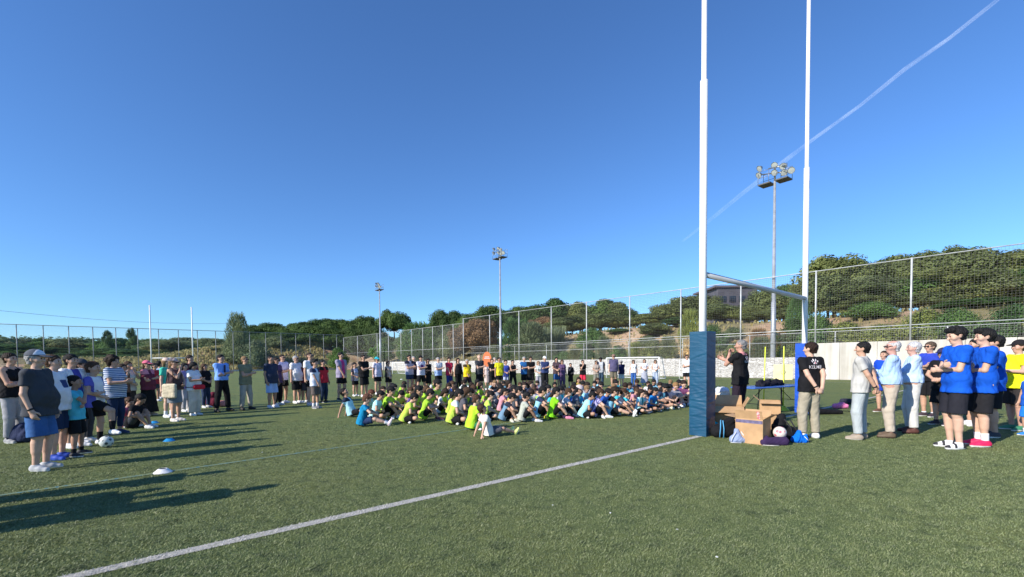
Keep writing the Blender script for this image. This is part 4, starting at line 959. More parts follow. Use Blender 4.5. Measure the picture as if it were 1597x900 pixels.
for i, (x, yt, Z, wp) in enumerate([(565, 508, 115, 44), (588, 503, 115, 36), (543, 508, 115, 44), (515, 506, 115, 44), (490, 504, 115, 50), (460, 512, 115, 50), (430, 514, 115, 50), (405, 518, 115, 50), (385, 520, 114, 44)]):
    tree('round', x, yt, Z, wp * 1.15, 'lower dark pine filling the left ridge, %s counting from the right' % ORD[i], [PINE, DRYL, PINE, PINE][i % 4] if i in (4,) else PINE, group=G2)
tree('wispy', 371, 489, 96, 34, 'pointed grey green tree standing alone left of the ridge pines', OLIV, 1, name='broadleaf_tree')
tree('bush', 371, 508, 97, 44, 'grey green foliage round the foot of the pointed tree', OLIV, 1)
for (x, yt, Z, wp, lb, kd, m_) in [(487, 520, 116, 34, 'pale grey green reed thicket on the left bank', 'reeds', REED), (505, 521, 116, 30, 'second pale reed thicket on the left bank', 'reeds', REED), (465, 524, 116, 30, 'small pale reed thicket left of the others', 'reeds', REED),
     (650, 503, 84, 54, 'feathery green shrub right of the far floodlight', 'wispy', BUSH), (675, 505, 84, 50, 'feathery green shrub in front of the fence corner', 'wispy', BUSH), (700, 508, 80, 44, 'broad olive shrub left of the dry slope', 'bush', OLIV), (632, 512, 86, 40, 'dark olive shrub beside the lone umbrella pine', 'bush', OLIV), (598, 530, 92, 50, 'low green shrub near the far floodlight base', 'bush', BUSH), (645, 535, 84, 50, 'low green shrub by the fence corner', 'wispy', BUSH), (528, 538, 96, 40, 'small green shrub on the left bank', 'bush', BUSH), (432, 520, 108, 50, 'broad olive tree at the foot of the left ridge', 'bush', OLIV), (400, 525, 94, 60, 'rounded olive tree left of the bank', 'bush', OLIV), (372, 528, 95, 60, 'dark olive shrub beneath the pointed tree', 'bush', OLIV)]:
    tree(kd, x, yt, Z, wp, lb, m_, group=G3)
# low woods on the far left
j = 0
for (Z, n, x0, x1, y0, y1, wp) in ((165, 16, -60, 370, 522, 531, 56), (128, 13, -60, 350, 527, 545, 62), (104, 12, -40, 360, 548, 559, 44)):
    for i in range(n):
        x = x0 + (x1 - x0) * (i + rnd.uniform(.2, .8)) / n; kd = rnd.choice(['round', 'bush', 'aleppo']) if Z > 95 else rnd.choice(['bush', 'wispy', 'bush'])
        tree(kd, x, rnd.uniform(y0, y1), Z + rnd.uniform(-6, 6), wp * rnd.uniform(.8, 1.3), '%s tree of the %s row of low woodland beyond the left fence' % (ORD[i], {165: 'farthest', 128: 'middle', 104: 'nearest'}[Z]), [PINE, BUSH, OLIV, OLIV][rnd.randrange(4)], group='low woodland beyond the left fence')
for (x, yt) in ((168, 513), (207, 509), (372, 500)): tree('aleppo', x, yt, 155, 16, 'slim %s conifer rising above the left woodland' % {168: 'left', 207: 'middle', 372: 'right'}[x], PINE)
# far wooded hills: one mass
def far_wood():
    rs = np.random.RandomState(5); P = []
    for i in range(2600):
        a = R(rs.uniform(-62, 62)); r = 230 + 330 * rs.rand(); x, y = r * math.sin(a), r * math.cos(a)
        if (Vector((x, y, 0)) - A0).dot(NA) < 30 and (Vector((x, y, 0)) - B0).dot(NB) < 60: continue
        hh = 3.2 + 2.8 * rs.rand(); P.append(puff(rs, np.array([x, y, terr(x, y) + hh * .5]), hh * .85, 46, 1.1, .75, .8))
    V = np.concatenate(P); return npmesh('far_wood', V, np.arange(len(V)).reshape(-1, 4), False)
tag(link('far_wood', far_wood(), leafmat('far_wood_leaves', (.050, .072, .034))), kind='stuff')
# dry tall grass tufts on the banks: one mass
def dry_grass():
    rs = np.random.RandomState(8); P = []
    def tufts(n, pf, hh):
        p = np.array([pf() for _ in range(n)]); s = rs.normal(size=(n, 3)); s[:, 2] = 0; s /= np.linalg.norm(s, axis=1)[:, None]; s *= hh * .35
        l = rs.normal(size=(n, 3)) * .25; l[:, 2] = 1; t_ = p + l * hh * (.5 + rs.rand(n))[:, None]
        P.append(np.stack([p - s * .5, p + s * .5, t_ + s, t_ - s], 1).reshape(-1, 3))
    def pa():
        q = A0 + D1 * rs.uniform(0, tc_) + NA * rs.uniform(1, 26); return (q.x, q.y, terr(q.x, q.y) - .05)
    def pb():
        q = lineB(rs.uniform(-14, 75)) + NB * rs.uniform(1, 20); return (q.x, q.y, terr(q.x, q.y) - .05)
    tufts(9000, pa, .55); tufts(3500, pb, .28)
    V = np.concatenate(P); return npmesh('dry_grass', V, np.arange(len(V)).reshape(-1, 4), False)
tag(link('dry_grass', dry_grass(), leafmat('dry_grass_blades', (.15, .135, .065), .5)), kind='stuff')
# buildings on the hill
p = at(1131, 76); e = empty('dark_building', p); zt = zat(p, 453); zb = zat(p, 482); mb = MB()
mb.box((0, 0, zt - 3.0), (6.4, 8, 5.8), bev=.05); mb.build('wall', mat('dark_panel_cladding', (.10, .095, .11), .5, .2, 1.2), e)
mb = MB(); mb.box((-.2, 0, zt - .02), (7.2, 8.6, .35), bev=.04); mb.build('roof', mat('roof_edge', (.12, .11, .13), .6), e)
for i in range(4): mb = MB(); mb.box((-2.3 + i * 1.5, -4.02, zt - 2.0), (1.0, .08, 1.0)); mb.build('window', mat('dark_glass', (.02, .022, .03), .1, spec=.8), e)
tag(e, 'dark flat roofed building on the hill seen under the crossbar', 'building')
# contrail: a real, long, thin puff of ice cloud eight kilometres up
def skyp(x, y, alt):
    d = ray(x, y); return EYE + d * ((alt - 1.47) / d.z)
def contrail():
    pts = [skyp(x, y, 8000) for (x, y) in ((1600, -42), (1553, 2), (1480, 60), (1411, 108), (1341, 165), (1270, 216), (1225, 250), (1160, 300), (1105, 345), (1060, 380))]
    wpx = [5, 4.5, 4.5, 5.5, 4.5, 5, 7, 7, 6, 3]; rad = [w_ * p.length / FPX / 2 * .85 for w_, p in zip(wpx, pts)]
    P = []; Rd = []
    for i in range(len(pts) - 1):
        for k_ in range(8): P.append(pts[i].lerp(pts[i + 1], k_ / 8)); Rd.append(rad[i] + (rad[i + 1] - rad[i]) * k_ / 8)
    mb = MB(); mb.tube(P, Rd, 16, caps=False); return mb
m = bpy.data.materials.new('ice_cloud'); m.use_nodes = True; t = m.node_tree; out = t.nodes['Material Output']; t.nodes.remove(t.nodes['Principled BSDF'])
df = t.nodes.new('ShaderNodeBsdfTranslucent'); df.inputs[0].default_value = (.9, .9, .92, 1); dd_ = t.nodes.new('ShaderNodeBsdfDiffuse'); dd_.inputs[0].default_value = (.9, .9, .92, 1); ad = t.nodes.new('ShaderNodeAddShader'); t.links.new(df.outputs[0], ad.inputs[0]); t.links.new(dd_.outputs[0], ad.inputs[1])
lw = t.nodes.new('ShaderNodeLayerWeight'); lw.inputs[0].default_value = .5; pw = t.nodes.new('ShaderNodeMath'); pw.operation = 'SUBTRACT'; pw.inputs[0].default_value = 1; t.links.new(lw.outputs['Facing'], pw.inputs[1])
p2 = t.nodes.new('ShaderNodeMath'); p2.operation = 'POWER'; t.links.new(pw.outputs[0], p2.inputs[0]); p2.inputs[1].default_value = 1.6
tc = t.nodes.new('ShaderNodeTexCoord'); nn_ = ramp(t, nz(t, tc.outputs['Object'], .0012, 4, .6), [(.32, (.10, .10, .10)), (.62, (.26, .26, .26))])
mu = t.nodes.new('ShaderNodeMath'); mu.operation = 'MULTIPLY'; t.links.new(p2.outputs[0], mu.inputs[0]); t.links.new(nn_, mu.inputs[1])
tr = t.nodes.new('ShaderNodeBsdfTransparent'); ms = t.nodes.new('ShaderNodeMixShader'); t.links.new(mu.outputs[0], ms.inputs[0]); t.links.new(tr.outputs[0], ms.inputs[1]); t.links.new(ad.outputs[0], ms.inputs[2]); t.links.new(ms.outputs[0], out.inputs[0])
tag(contrail().build('contrail', m), 'thin white aircraft contrail crossing the blue sky behind the rugby posts', 'contrail')
mb = MB(); a = at(-60, 78); a.z = zat(a, 478); b_ = at(380, 140); b_.z = zat(b_, 504)
mb.tube([a.lerp(b_, k / 12) + Vector((0, 0, -1.2 * math.sin(math.pi * k / 12))) for k in range(13)], .030, 5); tag(mb.build('overhead_wire', mat('wire', (.12, .12, .13), .5)), 'thin overhead wire running across the sky above the left fence', 'wire')
# ------------------------------------------------------------------ people
NV = (.02, .025, .06); WH = (.80, .80, .82); LG = (.55, .56, .57); DG = (.055, .06, .07); BK = (.012, .012, .014); BL = (.012, .07, .52); KH = (.24, .23, .14); BE = (.48, .42, .33)
RD = (.55, .03, .04); LB_ = (.35, .55, .85); MAR = (.12, .025, .04); DEN = (.05, .13, .32); DDN = (.02, .035, .08); TQ = (.10, .55, .68); LIM = (.36, .62, .05); YEL = (.85, .72, .02); OLV = (.20, .19, .11); PUR = (.10, .06, .13); GRN = (.05, .40, .25); PNK = (.75, .22, .30)
GL = 'parents standing in a line along the left and far side'; GR = 'men and youths standing on the right'
S = lambda *a, **k: person(*a, **k)
# left, nearest
capman = S(64, 733, 543, 'stocky man in dark grey t-shirt, denim shorts and grey white cap, nearest at left', GL, off=-8, fat=.62, skin=SKL, top=('tee', DG), bot=('bermuda', DEN), cap=(.10, .11, .13), cap2=(.75, .77, .80), hair=('short', GRY), shoes=(.45, .46, .47), arms=('pocket', 'down'), yaw=-4, hem=-.12, watch=1)
S(90, 716, 552, 'man in white and blue top standing right behind the stocky man in grey', GL, off=-5, fat=.4, skin=SKL, top=('tee', WH, (.05, .08, .2)), yoke='chest', bot=('bermuda', DDN), hair=('short', BRN), shoes=(.03, .08, .45), sole=(.05, .12, .5))
S(22, 690, 549, 'woman in black tank top and grey trousers at the far left edge, arms crossed', GL, off=-10, fem=True, skin=SKM, top=('tank', BK), bot=('trousers', (.33, .33, .35)), hair=('bun', DBR), arms='crossed', shoes=(.3, .3, .3), tight=True)
S(121, 711, 585, 'small boy in turquoise shirt and black shorts with hand on chin', GL, kid=True, skin=SKT, top=('tee', TQ), bot=('bermuda', BK), hair=('short', BLK), arms=('chin', 'crossed'), legs='apart', shoes=(.03, .03, .035), socks=BK, sockh=.10, off=5)
S(117, 698, 551, 'youth in white and blue football shirt between the capped man and ball boy', GL, skin=SKM, top=('tee', WH, (.08, .08, .35)), yoke='centre', bot=('bermuda', BK), hair=('short', BLK), shoes=(.8, .8, .8), off=-15)
S(132, 690, 558, 'person in dark cap half hidden behind the white shirted youth', GL, skin=SKT, top=('tee', (.3, .32, .35)), bot=('trousers', DG), cap=DG, hair=('short', DBR))
ballboy = S(150, 694, 563, 'boy in white shirt resting one foot on a football', GL, kid=True, skin=SKM, top=('tee', WH, (.12, .12, .45)), yoke='side', bot=('shorts', BK), hair=('short', BRN), arms=('clasp', 'crossed'), legs='ball', shoes=(.85, .85, .85), socks=BK, sockh=.20, off=-6)
S(181, 677, 554, 'curly haired woman in blue and white striped top and navy trousers', GL, off=-6, fem=True, fat=.45, skin=SKM, top=('tee', stripes((.62, .66, .72), (.04, .10, .25), 'Z', 8)), bot=('leggings', DDN), hair=('curly', DBR), arms=('phone', 'phone'), shoes=(.03, .05, .10), sole=(.1, .12, .2))
S(203, 650, 563, 'woman in white top and dark trousers wearing a headband behind the striped top', GL, fem=True, skin=SKM, top=('tee', (.65, .63, .66)), bot=('trousers', (.07, .06, .06)), hair=('long', BRN), arms=('clasp', 'chin'))
S(194, 652, 567, 'person in brown top with hand raised to face beside the striped top', GL, fem=True, skin=SKT, top=('tee', (.15, .08, .06)), bot=('trousers', BK), hair=('long', DBR), arms=('chin', 'crossed'))
S(232, 648, 561, 'woman in pink cap, burgundy top and long black skirt, arms crossed', GL, fem=True, fat=.3, skin=SKM, top=('tee', (.16, .035, .06), (.75, .25, .30)), bot=('longskirt', BK), cap=(.75, .16, .24), hair=('pony', BRN), arms='crossed', shoes=(.6, .55, .5), glasses=1)
S(251, 622, 563, 'boy in grey blue shirt standing far behind the pink capped woman', GL, kid=True, skin=SKM, top=('tee', (.20, .28, .42)), bot=('shorts', BK), hair=('short', BLK), face=60)
S(243, 626, 566, 'child in dark red shirt far behind the pink capped woman', GL, kid=True, skin=SKT, top=('tee', (.45, .04, .05)), bot=('shorts', DG), hair=('short', BLK))
S(263, 651, 557, 'person in sea green shirt and straw hat behind the tote bag woman', GL, fem=True, skin=SKL, top=('tee', (.08, .55, .38)), bot=('shorts', (.30, .31, .33)), cap=(.68, .50, .42), hair=('bob', BLD), shoes=(.8, .8, .8), socks=WH)
tote = S(274, 657, 557, 'woman in visor, brown top and grey skirt carrying a cream tote bag', GL, fem=True, fat=.35, skin=SKM, top=('tank', (.10, .06, .06)), bot=('skirt', (.20, .22, .24)), cap=(.14, .12, .13), cap2=(.6, .45, .4), hair=('pony', BLD), arms=('chin', 'clasp'), glasses=1, shoes=(.7, .65, .6))
S(299, 640, 553, 'tall man in maroon shirt behind the woman in white t-shirt', GL, skin=SKM, top=('tee', (.22, .05, .06)), bot=('trousers', DG), hair=('short', DBR))
S(290, 642, 566, 'dark haired person in lilac top peeping behind the white t-shirt woman', GL, fem=True, skin=SKM, top=('tee', (.35, .25, .45)), bot=('trousers', (.5, .48, .5)), hair=('bob', BLK))
wbag = S(303, 648, 564, 'woman in white t-shirt and cream trousers with a red waist bag', GL, fem=True, fat=.4, skin=SKT, top=('tee', WH), bot=('wide', (.62, .55, .47)), hair=('bob', BLK), arms=('phone', 'phone'), nod=-25, shoes=(.8, .8, .8))
S(321, 636, 567, 'long haired woman in black shirt with white band and dark jeans', GL, fem=True, fat=.3, skin=SKM, top=('tee', BK, (.5, .5, .52)), yoke='none', bot=('jeans', (.03, .05, .10)), hair=('long', BRN), arms='clasp', shoes=(.6, .6, .6))
S(347, 642, 552, 'man in light blue shirt and dark tie with black trousers, arms crossed', GL, skin=SKM, top=('rolled', (.22, .42, .92)), tuck=True, tie=True, bot=('trousers', BK), hair=('short', BLK), arms='crossed', legs='apart', shoes=(.02, .02, .02), sole=(.02, .02, .02), off=-8)
S(384, 639, 555, 'man in khaki polo and stone trousers with sunglasses, arms crossed', GL, skin=SKM, top=('polo', KH), bot=('trousers', (.42, .38, .32)), hair=('short', BLD), arms='crossed', glasses=1, shoes=(.03, .03, .03), sole=(.03, .03, .03), stance=.16, off=-8)
S(424, 636, 554, 'man in dark navy t-shirt and pale blue shorts', GL, skin=SKT, fat=.4, top=('tee', (.035, .045, .08)), bot=('bermuda', (.35, .50, .80)), hair=('buzz', BLK), arms=('pocket', 'down'), shoes=(.75, .75, .8), off=-5)
S(433, 632, 557, 'person in plum top and black trousers just behind the navy t-shirt man', GL, fem=True, skin=SKT, top=('tee', PUR), bot=('trousers', BK), hair=('short', DBR), glasses=1)
S(442, 629, 552, 'man in lilac white t-shirt and black shorts holding a small bag', GL, skin=SKM, top=('tee', (.62, .58, .78)), bot=('shorts', BK), hair=('buzz', DBR), arms='crossed', glasses=1, shoes=(.8, .8, .8))
S(463, 629, 554, 'man in white t-shirt with dark cross strap and black shorts', GL, fat=.5, skin=SKM, top=('tee', WH), bot=('bermuda', BK), hair=('buzz', GRY), arms='down', shoes=(.8, .8, .8), glasses=1)
S(475, 628, 562, 'person in maroon shirt half hidden right of the cross strap man', GL, skin=SKT, top=('tee', MAR), bot=('bermuda', DG), hair=('short', DBR))
S(485, 632, 549, 'tall balding man in white t-shirt behind the small boy', GL, skin=SKM, fat=.3, top=('tee', WH), bot=('shorts', BK), hair=('buzz', DBR), glasses=1, shoes=(.6, .5, .5))
S(492, 637, 560, 'boy in white shirt with backpack straps and brown shorts', GL, kid=True, skin=SKM, top=('tee', (.70, .73, .85), (.04, .05, .1)), bot=('bermuda', (.12, .10, .09)), hair=('thick', BLK), arms='front', socks=WH, shoes=(.2, .2, .22))
S(505, 628, 561, 'man in red shirt and dark jeans leaning on the row', GL, skin=SKM, top=('tee', (.60, .03, .05), BK), bot=('jeans', (.025, .04, .08)), hair=('short', BLK), shoes=(.02, .02, .02))
S(533, 624, 549, 'tall man in grey shirt with pink scarf and black shorts', GL, skin=SKM, top=('tee', (.33, .30, .42), (.60, .06, .22)), yoke='centre', bot=('shorts', BK), hair=('short', BLK), arms='front', shoes=(.02, .02, .02), stance=.15)
S(554, 618, 565, 'girl in white vest and black shorts beside the tall scarf man', GL, kid=True, fem=True, skin=SKM, top=('tee', (.72, .72, .82), (.05, .05, .08)), yoke='side', bot=('shorts', BK), hair=('pony', BLK), arms='clasp')
S(568, 619, 553, 'broad man in black t-shirt and black shorts with crossed arms and glasses', GL, fat=.4, skin=SKM, top=('tee', BK), bot=('bermuda', BK), hair=('buzz', DBR), arms='crossed', glasses=1)
S(589, 615, 556, 'man in teal cap and white t-shirt with black shorts', GL, skin=SKM, top=('tee', (.72, .66, .80)), bot=('shorts', BK), cap=(.03, .45, .55), hair=('short', DBR), glasses=1)
S(606, 614, 563, 'woman in sleeveless beige top and dark shorts, hands clasped', GL, fem=True, skin=SKM, top=('tank', (.62, .48, .40), (.08, .06, .05)), yoke='side', bot=('shorts', BK), hair=('bob', DBR), arms='front')
S(639, 612, 553, 'man in grey t-shirt with backpack straps standing before the goal net', GL, skin=SKM, top=('tee', (.38, .38, .48), (.03, .03, .05)), bot=('shorts', DDN), hair=('short', BLK), arms='crossed', glasses=1)
S(646, 611, 555, 'pale headed man in dark shirt behind the backpack strap man', GL, skin=SKL, top=('tee', (.03, .03, .06)), bot=('shorts', BK), hair=('buzz', GRY), arms='crossed')
S(657, 612, 554, 'man in dark cap and white print t-shirt with dark shorts', GL, skin=SKM, top=('tee', (.75, .70, .80), (.15, .05, .2)), yoke='chest', bot=('bermuda', BK), cap=BK, hair=('short', DBR), arms='crossed', legs='apart')
S(668, 611, 559, 'woman in short black dress with hand on hip', GL, fem=True, skin=SKT, top=('tank', BK), bot=('dress', BK), hair=('bob', DBR), arms=('hips', 'crossed'))
S(684, 611, 557, 'grey haired man in white top fading to pale blue', GL, skin=SKL, top=('tee', WH, (.35, .5, .85)), yoke='lower', bot=('shorts', BK), hair=('short', GRY), arms='crossed')
S(701, 610, 557, 'woman in red top with white bag and blue trousers', GL, fem=True, skin=SKM, top=('tee', (.72, .04, .10)), bot=('jeans', (.03, .05, .25)), hair=('pony', DBR), arms='front')
S(715, 610, 558, 'woman in black tank top and dark trousers next to the yellow shirt', GL, fem=True, fat=.4, skin=SKM, top=('tank', BK), bot=('trousers', BK), hair=('long', DBR), arms='down')
S(729, 612, 560, 'man in yellow shirt and dark maroon shorts', GL, fat=.3, skin=SKT, top=('tee', (.80, .58, .02), (.10, .07, .03)), bot=('bermuda', (.06, .03, .04)), hair=('buzz', GRY), arms='front', legs='apart')
S(748, 611, 553, 'bald man in dark grey t-shirt left of the orange sign', GL, skin=SKL, top=('tee', DG), bot=('bermuda', BK), hair=('bald', GRY), arms='crossed')
S(760, 608, 562, 'person in pale pink dress under the orange sign', GL, fem=True, skin=SKL, top=('tank', (.70, .55, .52)), bot=('dress', (.70, .55, .52)), hair=('bob', BLD))
S(768, 611, 559, 'woman in black t-shirt and black shorts right of the orange sign', GL, fem=True, skin=SKM, top=('tee', BK), bot=('bermuda', BK), hair=('short', BRN), arms='crossed')
S(772, 606, 557, 'pale person mostly hidden beyond the black t-shirt woman', GL, skin=SKL, top=('tee', (.6, .55, .55)), bot=('trousers', LG), hair=('buzz', GRY))
S(779, 611, 557, 'youth in bright yellow shirt and black shorts', GL, skin=SKT, top=('tee', (.88, .80, .03)), bot=('shorts', BK), hair=('short', BLK))
S(789, 609, 561, 'child in royal blue shirt and white shorts', GL, kid=True, skin=SKM, top=('tee', (.06, .10, .50)), bot=('shorts', (.5, .55, .75)), hair=('short', DBR), arms='clasp')
S(800, 609, 561, 'woman in black vest and black leggings, arms crossed', GL, fem=True, skin=SKM, top=('tank', BK), bot=('leggings', BK), hair=('pony', BLK), arms='crossed', legs='apart')
S(818, 608, 556, 'grey haired man in blue t-shirt and black shorts', GL, skin=SKM, top=('tee', (.03, .15, .40)), bot=('bermuda', BK), hair=('short', GRY), arms='crossed')
S(828, 608, 556, 'man in black t-shirt and shorts right of the grey haired man', GL, skin=SKM, top=('tee', BK), bot=('bermuda', BK), hair=('short', DBR), arms='crossed', glasses=1)
S(840, 608, 563, 'woman in white top and loose grey trousers', GL, fem=True, skin=SKL, top=('tee', (.68, .70, .66)), bot=('wide', (.40, .38, .42)), hair=('long', BLD), glasses=1, arms='clasp')
S(850, 608, 555, 'man in white cap, navy top and black trousers', GL, skin=SKM, top=('rolled', (.04, .06, .16)), bot=('trousers', BK), cap=(.8, .8, .8), hair=('short', GRY), arms='crossed')
S(868, 606, 557, 'woman with long dark hair, dark brown top and denim shorts', GL, fem=True, skin=SKM, top=('tee', (.09, .06, .07)), bot=('bermuda', (.04, .12, .32)), hair=('long', BLK), arms='clasp')
S(877, 606, 561, 'woman in purple top and purple trousers', GL, fem=True, skin=SKM, top=('tee', (.12, .07, .15)), bot=('trousers', (.10, .06, .13)), hair=('bob', BRN), glasses=1)
S(890, 605, 566, 'woman with tanned bare arms in black vest and dress', GL, fem=True, fat=.3, skin=SKM, top=('tank', BK), bot=('dress', BK), hair=('bun', BLK), arms=('chin', 'clasp'))
S(909, 605, 561, 'woman in black t-shirt and bright red shorts', GL, fem=True, skin=SKM, top=('tee', BK), bot=('bermuda', (.75, .04, .08)), hair=('pony', BLK), arms=('chin', 'crossed'))
S(930, 603, 562, 'woman in beige top and grey green trousers', GL, fem=True, skin=SKM, top=('tee', (.40, .33, .28)), bot=('wide', (.22, .22, .18)), hair=('bob', DBR), arms='clasp', glasses=1)
S(937, 602, 557, 'man in white shirt and dark cap with a backpack', GL, skin=SKD, top=('tee', (.6, .62, .65), (.03, .04, .08)), yoke='side', bot=('trousers', (.05, .09, .15)), cap=BK, hair=('short', BLK))
S(957, 603, 552, 'large man in purple grey polo, khaki shorts and cap', GL, fat=.6, skin=SKM, top=('polo', (.10, .09, .17)), bot=('bermuda', (.16, .14, .10)), cap=(.25, .16, .12), hair=('short', BRN), arms='down', glasses=1)
S(969, 602, 562, 'short grey haired man in navy polo and pale shorts', GL, fat=.5, skin=SKL, top=('polo', (.02, .02, .07)), bot=('bermuda', (.50, .56, .58)), hair=('short', GRY), arms='back')
S(988, 602, 561, 'woman in white vest and bright blue jeans', GL, fem=True, skin=SKM, top=('tank', WH), bot=('jeans', (.04, .12, .38)), hair=('long', DBR), glasses=1, arms='down')
S(1005, 600, 560, 'woman in white top and long pale grey skirt beside the blue jeans woman', GL, fem=True, skin=SKM, top=('tee', (.72, .72, .78)), bot=('longskirt', (.38, .40, .48)), hair=('long', BRN), arms='clasp')
S(1022, 600, 561, 'woman in cropped white top and wide pale blue trousers', GL, fem=True, skin=SKM, top=('tank', WH), bot=('wide', (.38, .45, .58)), hair=('long', DBR), arms='clasp', glasses=1)
S(1071, 606, 553, 'man in white t-shirt and black shorts half hidden by the blue pad', GL, skin=SKM, top=('tee', WH), bot=('shorts', BK), hair=('short', BLK), arms='crossed', glasses=1, look=Vector((4, 5, 0)))
# squatting and sitting at the far left
S(205, 668, 615, 'crouching child in dark clothes with bare brown legs at the feet of the women', None, kid=True, pose='sit', legs='knees', lean=20, skin=SKT, top=('tee', BK), bot=('shorts', DG), hair=('short', BLK), arms=(((.10, .30, .35), (1, 0, -.5), (0, -1, 0)),) * 2)
S(195, 667, 622, 'small child in pink shirt sitting beside the striped top woman', None, kid=True, pose='sit', legs='cross', lean=12, skin=SKM, top=('tee', (.65, .15, .25)), bot=('shorts', (.5, .1, .2)), hair=('short', BRN), arms=(((.10, .30, .30), (1, 0, -.5), (0, -1, 0)),) * 2)
# right
spk = S(1154, 662, 528.5, 'grey haired man in black polo speaking into a microphone behind the boxes', GR, face=128, yaw=22, skin=(.50, .28, .20), top=('polo', BK, (.60, .25, .25)), yoke='collar', bot=('trousers', (.025, .017, .028)), hair=('buzz', (.22, .22, .22)), arms=('gesture', 'mic'), shoes=(.03, .03, .03))
km = S(1262, 684, 532.5, 'young man in black logo polo and beige trousers, hands clasped behind his back', GR, face=97, yaw=28, skin=SKL, top=('polo', BK, (.55, .5, .5)), yoke='none', bot=('trousers', (.36, .32, .24)), hair=('short', (.028, .014, .010)), arms='back', shoes=(.82, .82, .82), stance=.13, watch=-1, vox=.008, hem=-.07)
S(1342, 685, 532, 'dark haired man in light grey polo and pale grey jeans, hands behind back', GR, face=128, yaw=22, skin=SKM, top=('polo', (.50, .49, .46)), bot=('trousers', (.42, .46, .47)), hair=('short', BLK), arms='back', shoes=(.34, .28, .22), sole=(.5, .45, .4), watch=-1, vox=.008, stance=.13, hem=-.08)
S(1389, 682, 529.5, 'elderly white haired man in blue shirt, dark belt and beige trousers', GR, face=138, yaw=25, fat=.35, skin=(.55, .30, .23), top=('long', (.42, .60, .92)), tuck=True, belt=True, bot=('trousers', (.50, .43, .35)), hair=('side', (.55, .53, .52)), arms='crossed', shoes=(.13, .09, .06), sole=(.06, .04, .03), glasses=2, vox=.008, stance=.12)
S(1422, 675, 532, 'elderly white haired man in pale shirt and light trousers with crossed arms', GR, face=150, yaw=10, fat=.35, skin=(.55, .32, .25), top=('long', (.52, .68, .92)), tuck=True, belt=True, bot=('trousers', (.60, .59, .56)), hair=('short', (.55, .54, .54)), arms='crossed', shoes=(.10, .04, .03), sole=(.05, .02, .02), vox=.009, stance=.15, slean=3)
S(1377, 643, 546, 'person in blue kit half hidden behind the elderly man with the belt', GR, face=200, skin=SKM, top=('tee', BL), bot=('shorts', (.02, .06, .40)), hair=('buzz', DBR), shoes=(.12, .06, .04))
S(1448, 650, 532, 'man in royal blue t-shirt and black shorts with brown hair and sunglasses', GR, face=190, skin=SKM, top=('tee', (.03, .06, .42), BK), yoke='lower', bot=('bermuda', BK), hair=('short', (.10, .07, .05)), arms='crossed', socks=WH, shoes=(.06, .04, .05), glasses=1, sockh=.04)
S(1468, 663, 541, 'boy in navy cap and black sports shirt, hands clasped in front', GR, face=195, kid=False, skin=SKM, top=('tee', BK), bot=('bermuda', BK), cap=(.03, .03, .09), hair=('short', BRN), arms='clasp', shoes=(.03, .03, .04), socks=BK, sockh=.04)
y1 = S(1489, 699, 508, 'tall dark haired youth in bright blue t-shirt and black shorts, nearest of the pair', GR, fat=0, face=166, nod=-14, skin=SKL, top=('tee', (.008, .095, .55)), bot=('bermuda', (.022, .022, .03)), hair=('thick', BLK), arms='crossed', shoes=(.75, .75, .76), shoe2=(.03, .03, .035), sole=(.8, .8, .8), vox=.008, hem=-.12, stance=.09)
S(1531, 696, 511, 'tall dark haired youth in blue t-shirt with white socks and red shoes', GR, fat=0, face=158, nod=-4, skin=SKL, top=('tee', (.008, .09, .52)), bot=('bermuda', (.018, .018, .022)), hair=('thick', BLK), arms='crossed', socks=WH, shoes=(.70, .02, .10), vox=.008, hem=-.12, stance=.08)
S(1548, 682, 522, 'third youth in blue t-shirt standing behind the red shoed one', GR, face=150, nod=-5, skin=SKM, top=('tee', (.006, .07, .45)), bot=('bermuda', (.016, .016, .02)), hair=('thick', BLK), arms='crossed', shoes=(.05, .05, .06), hem=-.12, stance=.09)
S(1518, 664, 527, 'dark haired youth in blue seen between the two tall youths', GR, face=165, skin=SKM, top=('tee', (.008, .09, .52)), bot=('bermuda', (.02, .02, .03)), hair=('short', BLK), arms='crossed')
S(1585, 671, 528.5, 'man in bright yellow t-shirt and black cap near the right edge', GR, face=170, fat=.35, skin=(.55, .32, .24), top=('tee', (.85, .85, .02)), bot=('bermuda', (.035, .03, .03)), cap=(.02, .018, .02), hair=('short', (.04, .03, .02)), arms='phone', shoes=(.05, .22, .12), socks=None, vox=.009)
S(1606, 680, 575, 'boy in blue shorts cut off by the right edge of the picture', GR, kid=True, face=180, skin=SKM, top=('tee', (.02, .12, .60)), bot=('bermuda', (.02, .20, .75)), hair=('short', BLK), arms='down', socks=WH, shoes=(.02, .20, .70))

# people standing just beyond the left edge, whose long shadows lie across the near turf
for (tx, ty, Hh, lb, tcol) in ((437, 756, 1.78, 'nearest spectator beyond the left edge, casting the lowest long shadow', BL), (357, 734, 1.72, 'spectator beyond the left edge, casting the shadow along the blue line', WH), (262, 761, 1.62, 'shorter spectator beyond the left edge beside the nearest one', MAR), (292, 765, 1.66, 'spectator beyond the left edge between two others', KH)):
    tp_ = gp(tx, ty); L_ = Hh / math.tan(SUN_EL); f_ = tp_ + Vector((math.cos(SUN_AZ), math.sin(SUN_AZ), 0)) * L_; rt = empty('person', f_, heading_to(f_, SPK) - R(90))
    build_person(rt, Hh, dict(skin=SKM, top=('tee', tcol), bot=('bermuda', DG), hair=('short', DBR), arms='crossed'), .012); tag(rt, lb, 'person', GL)

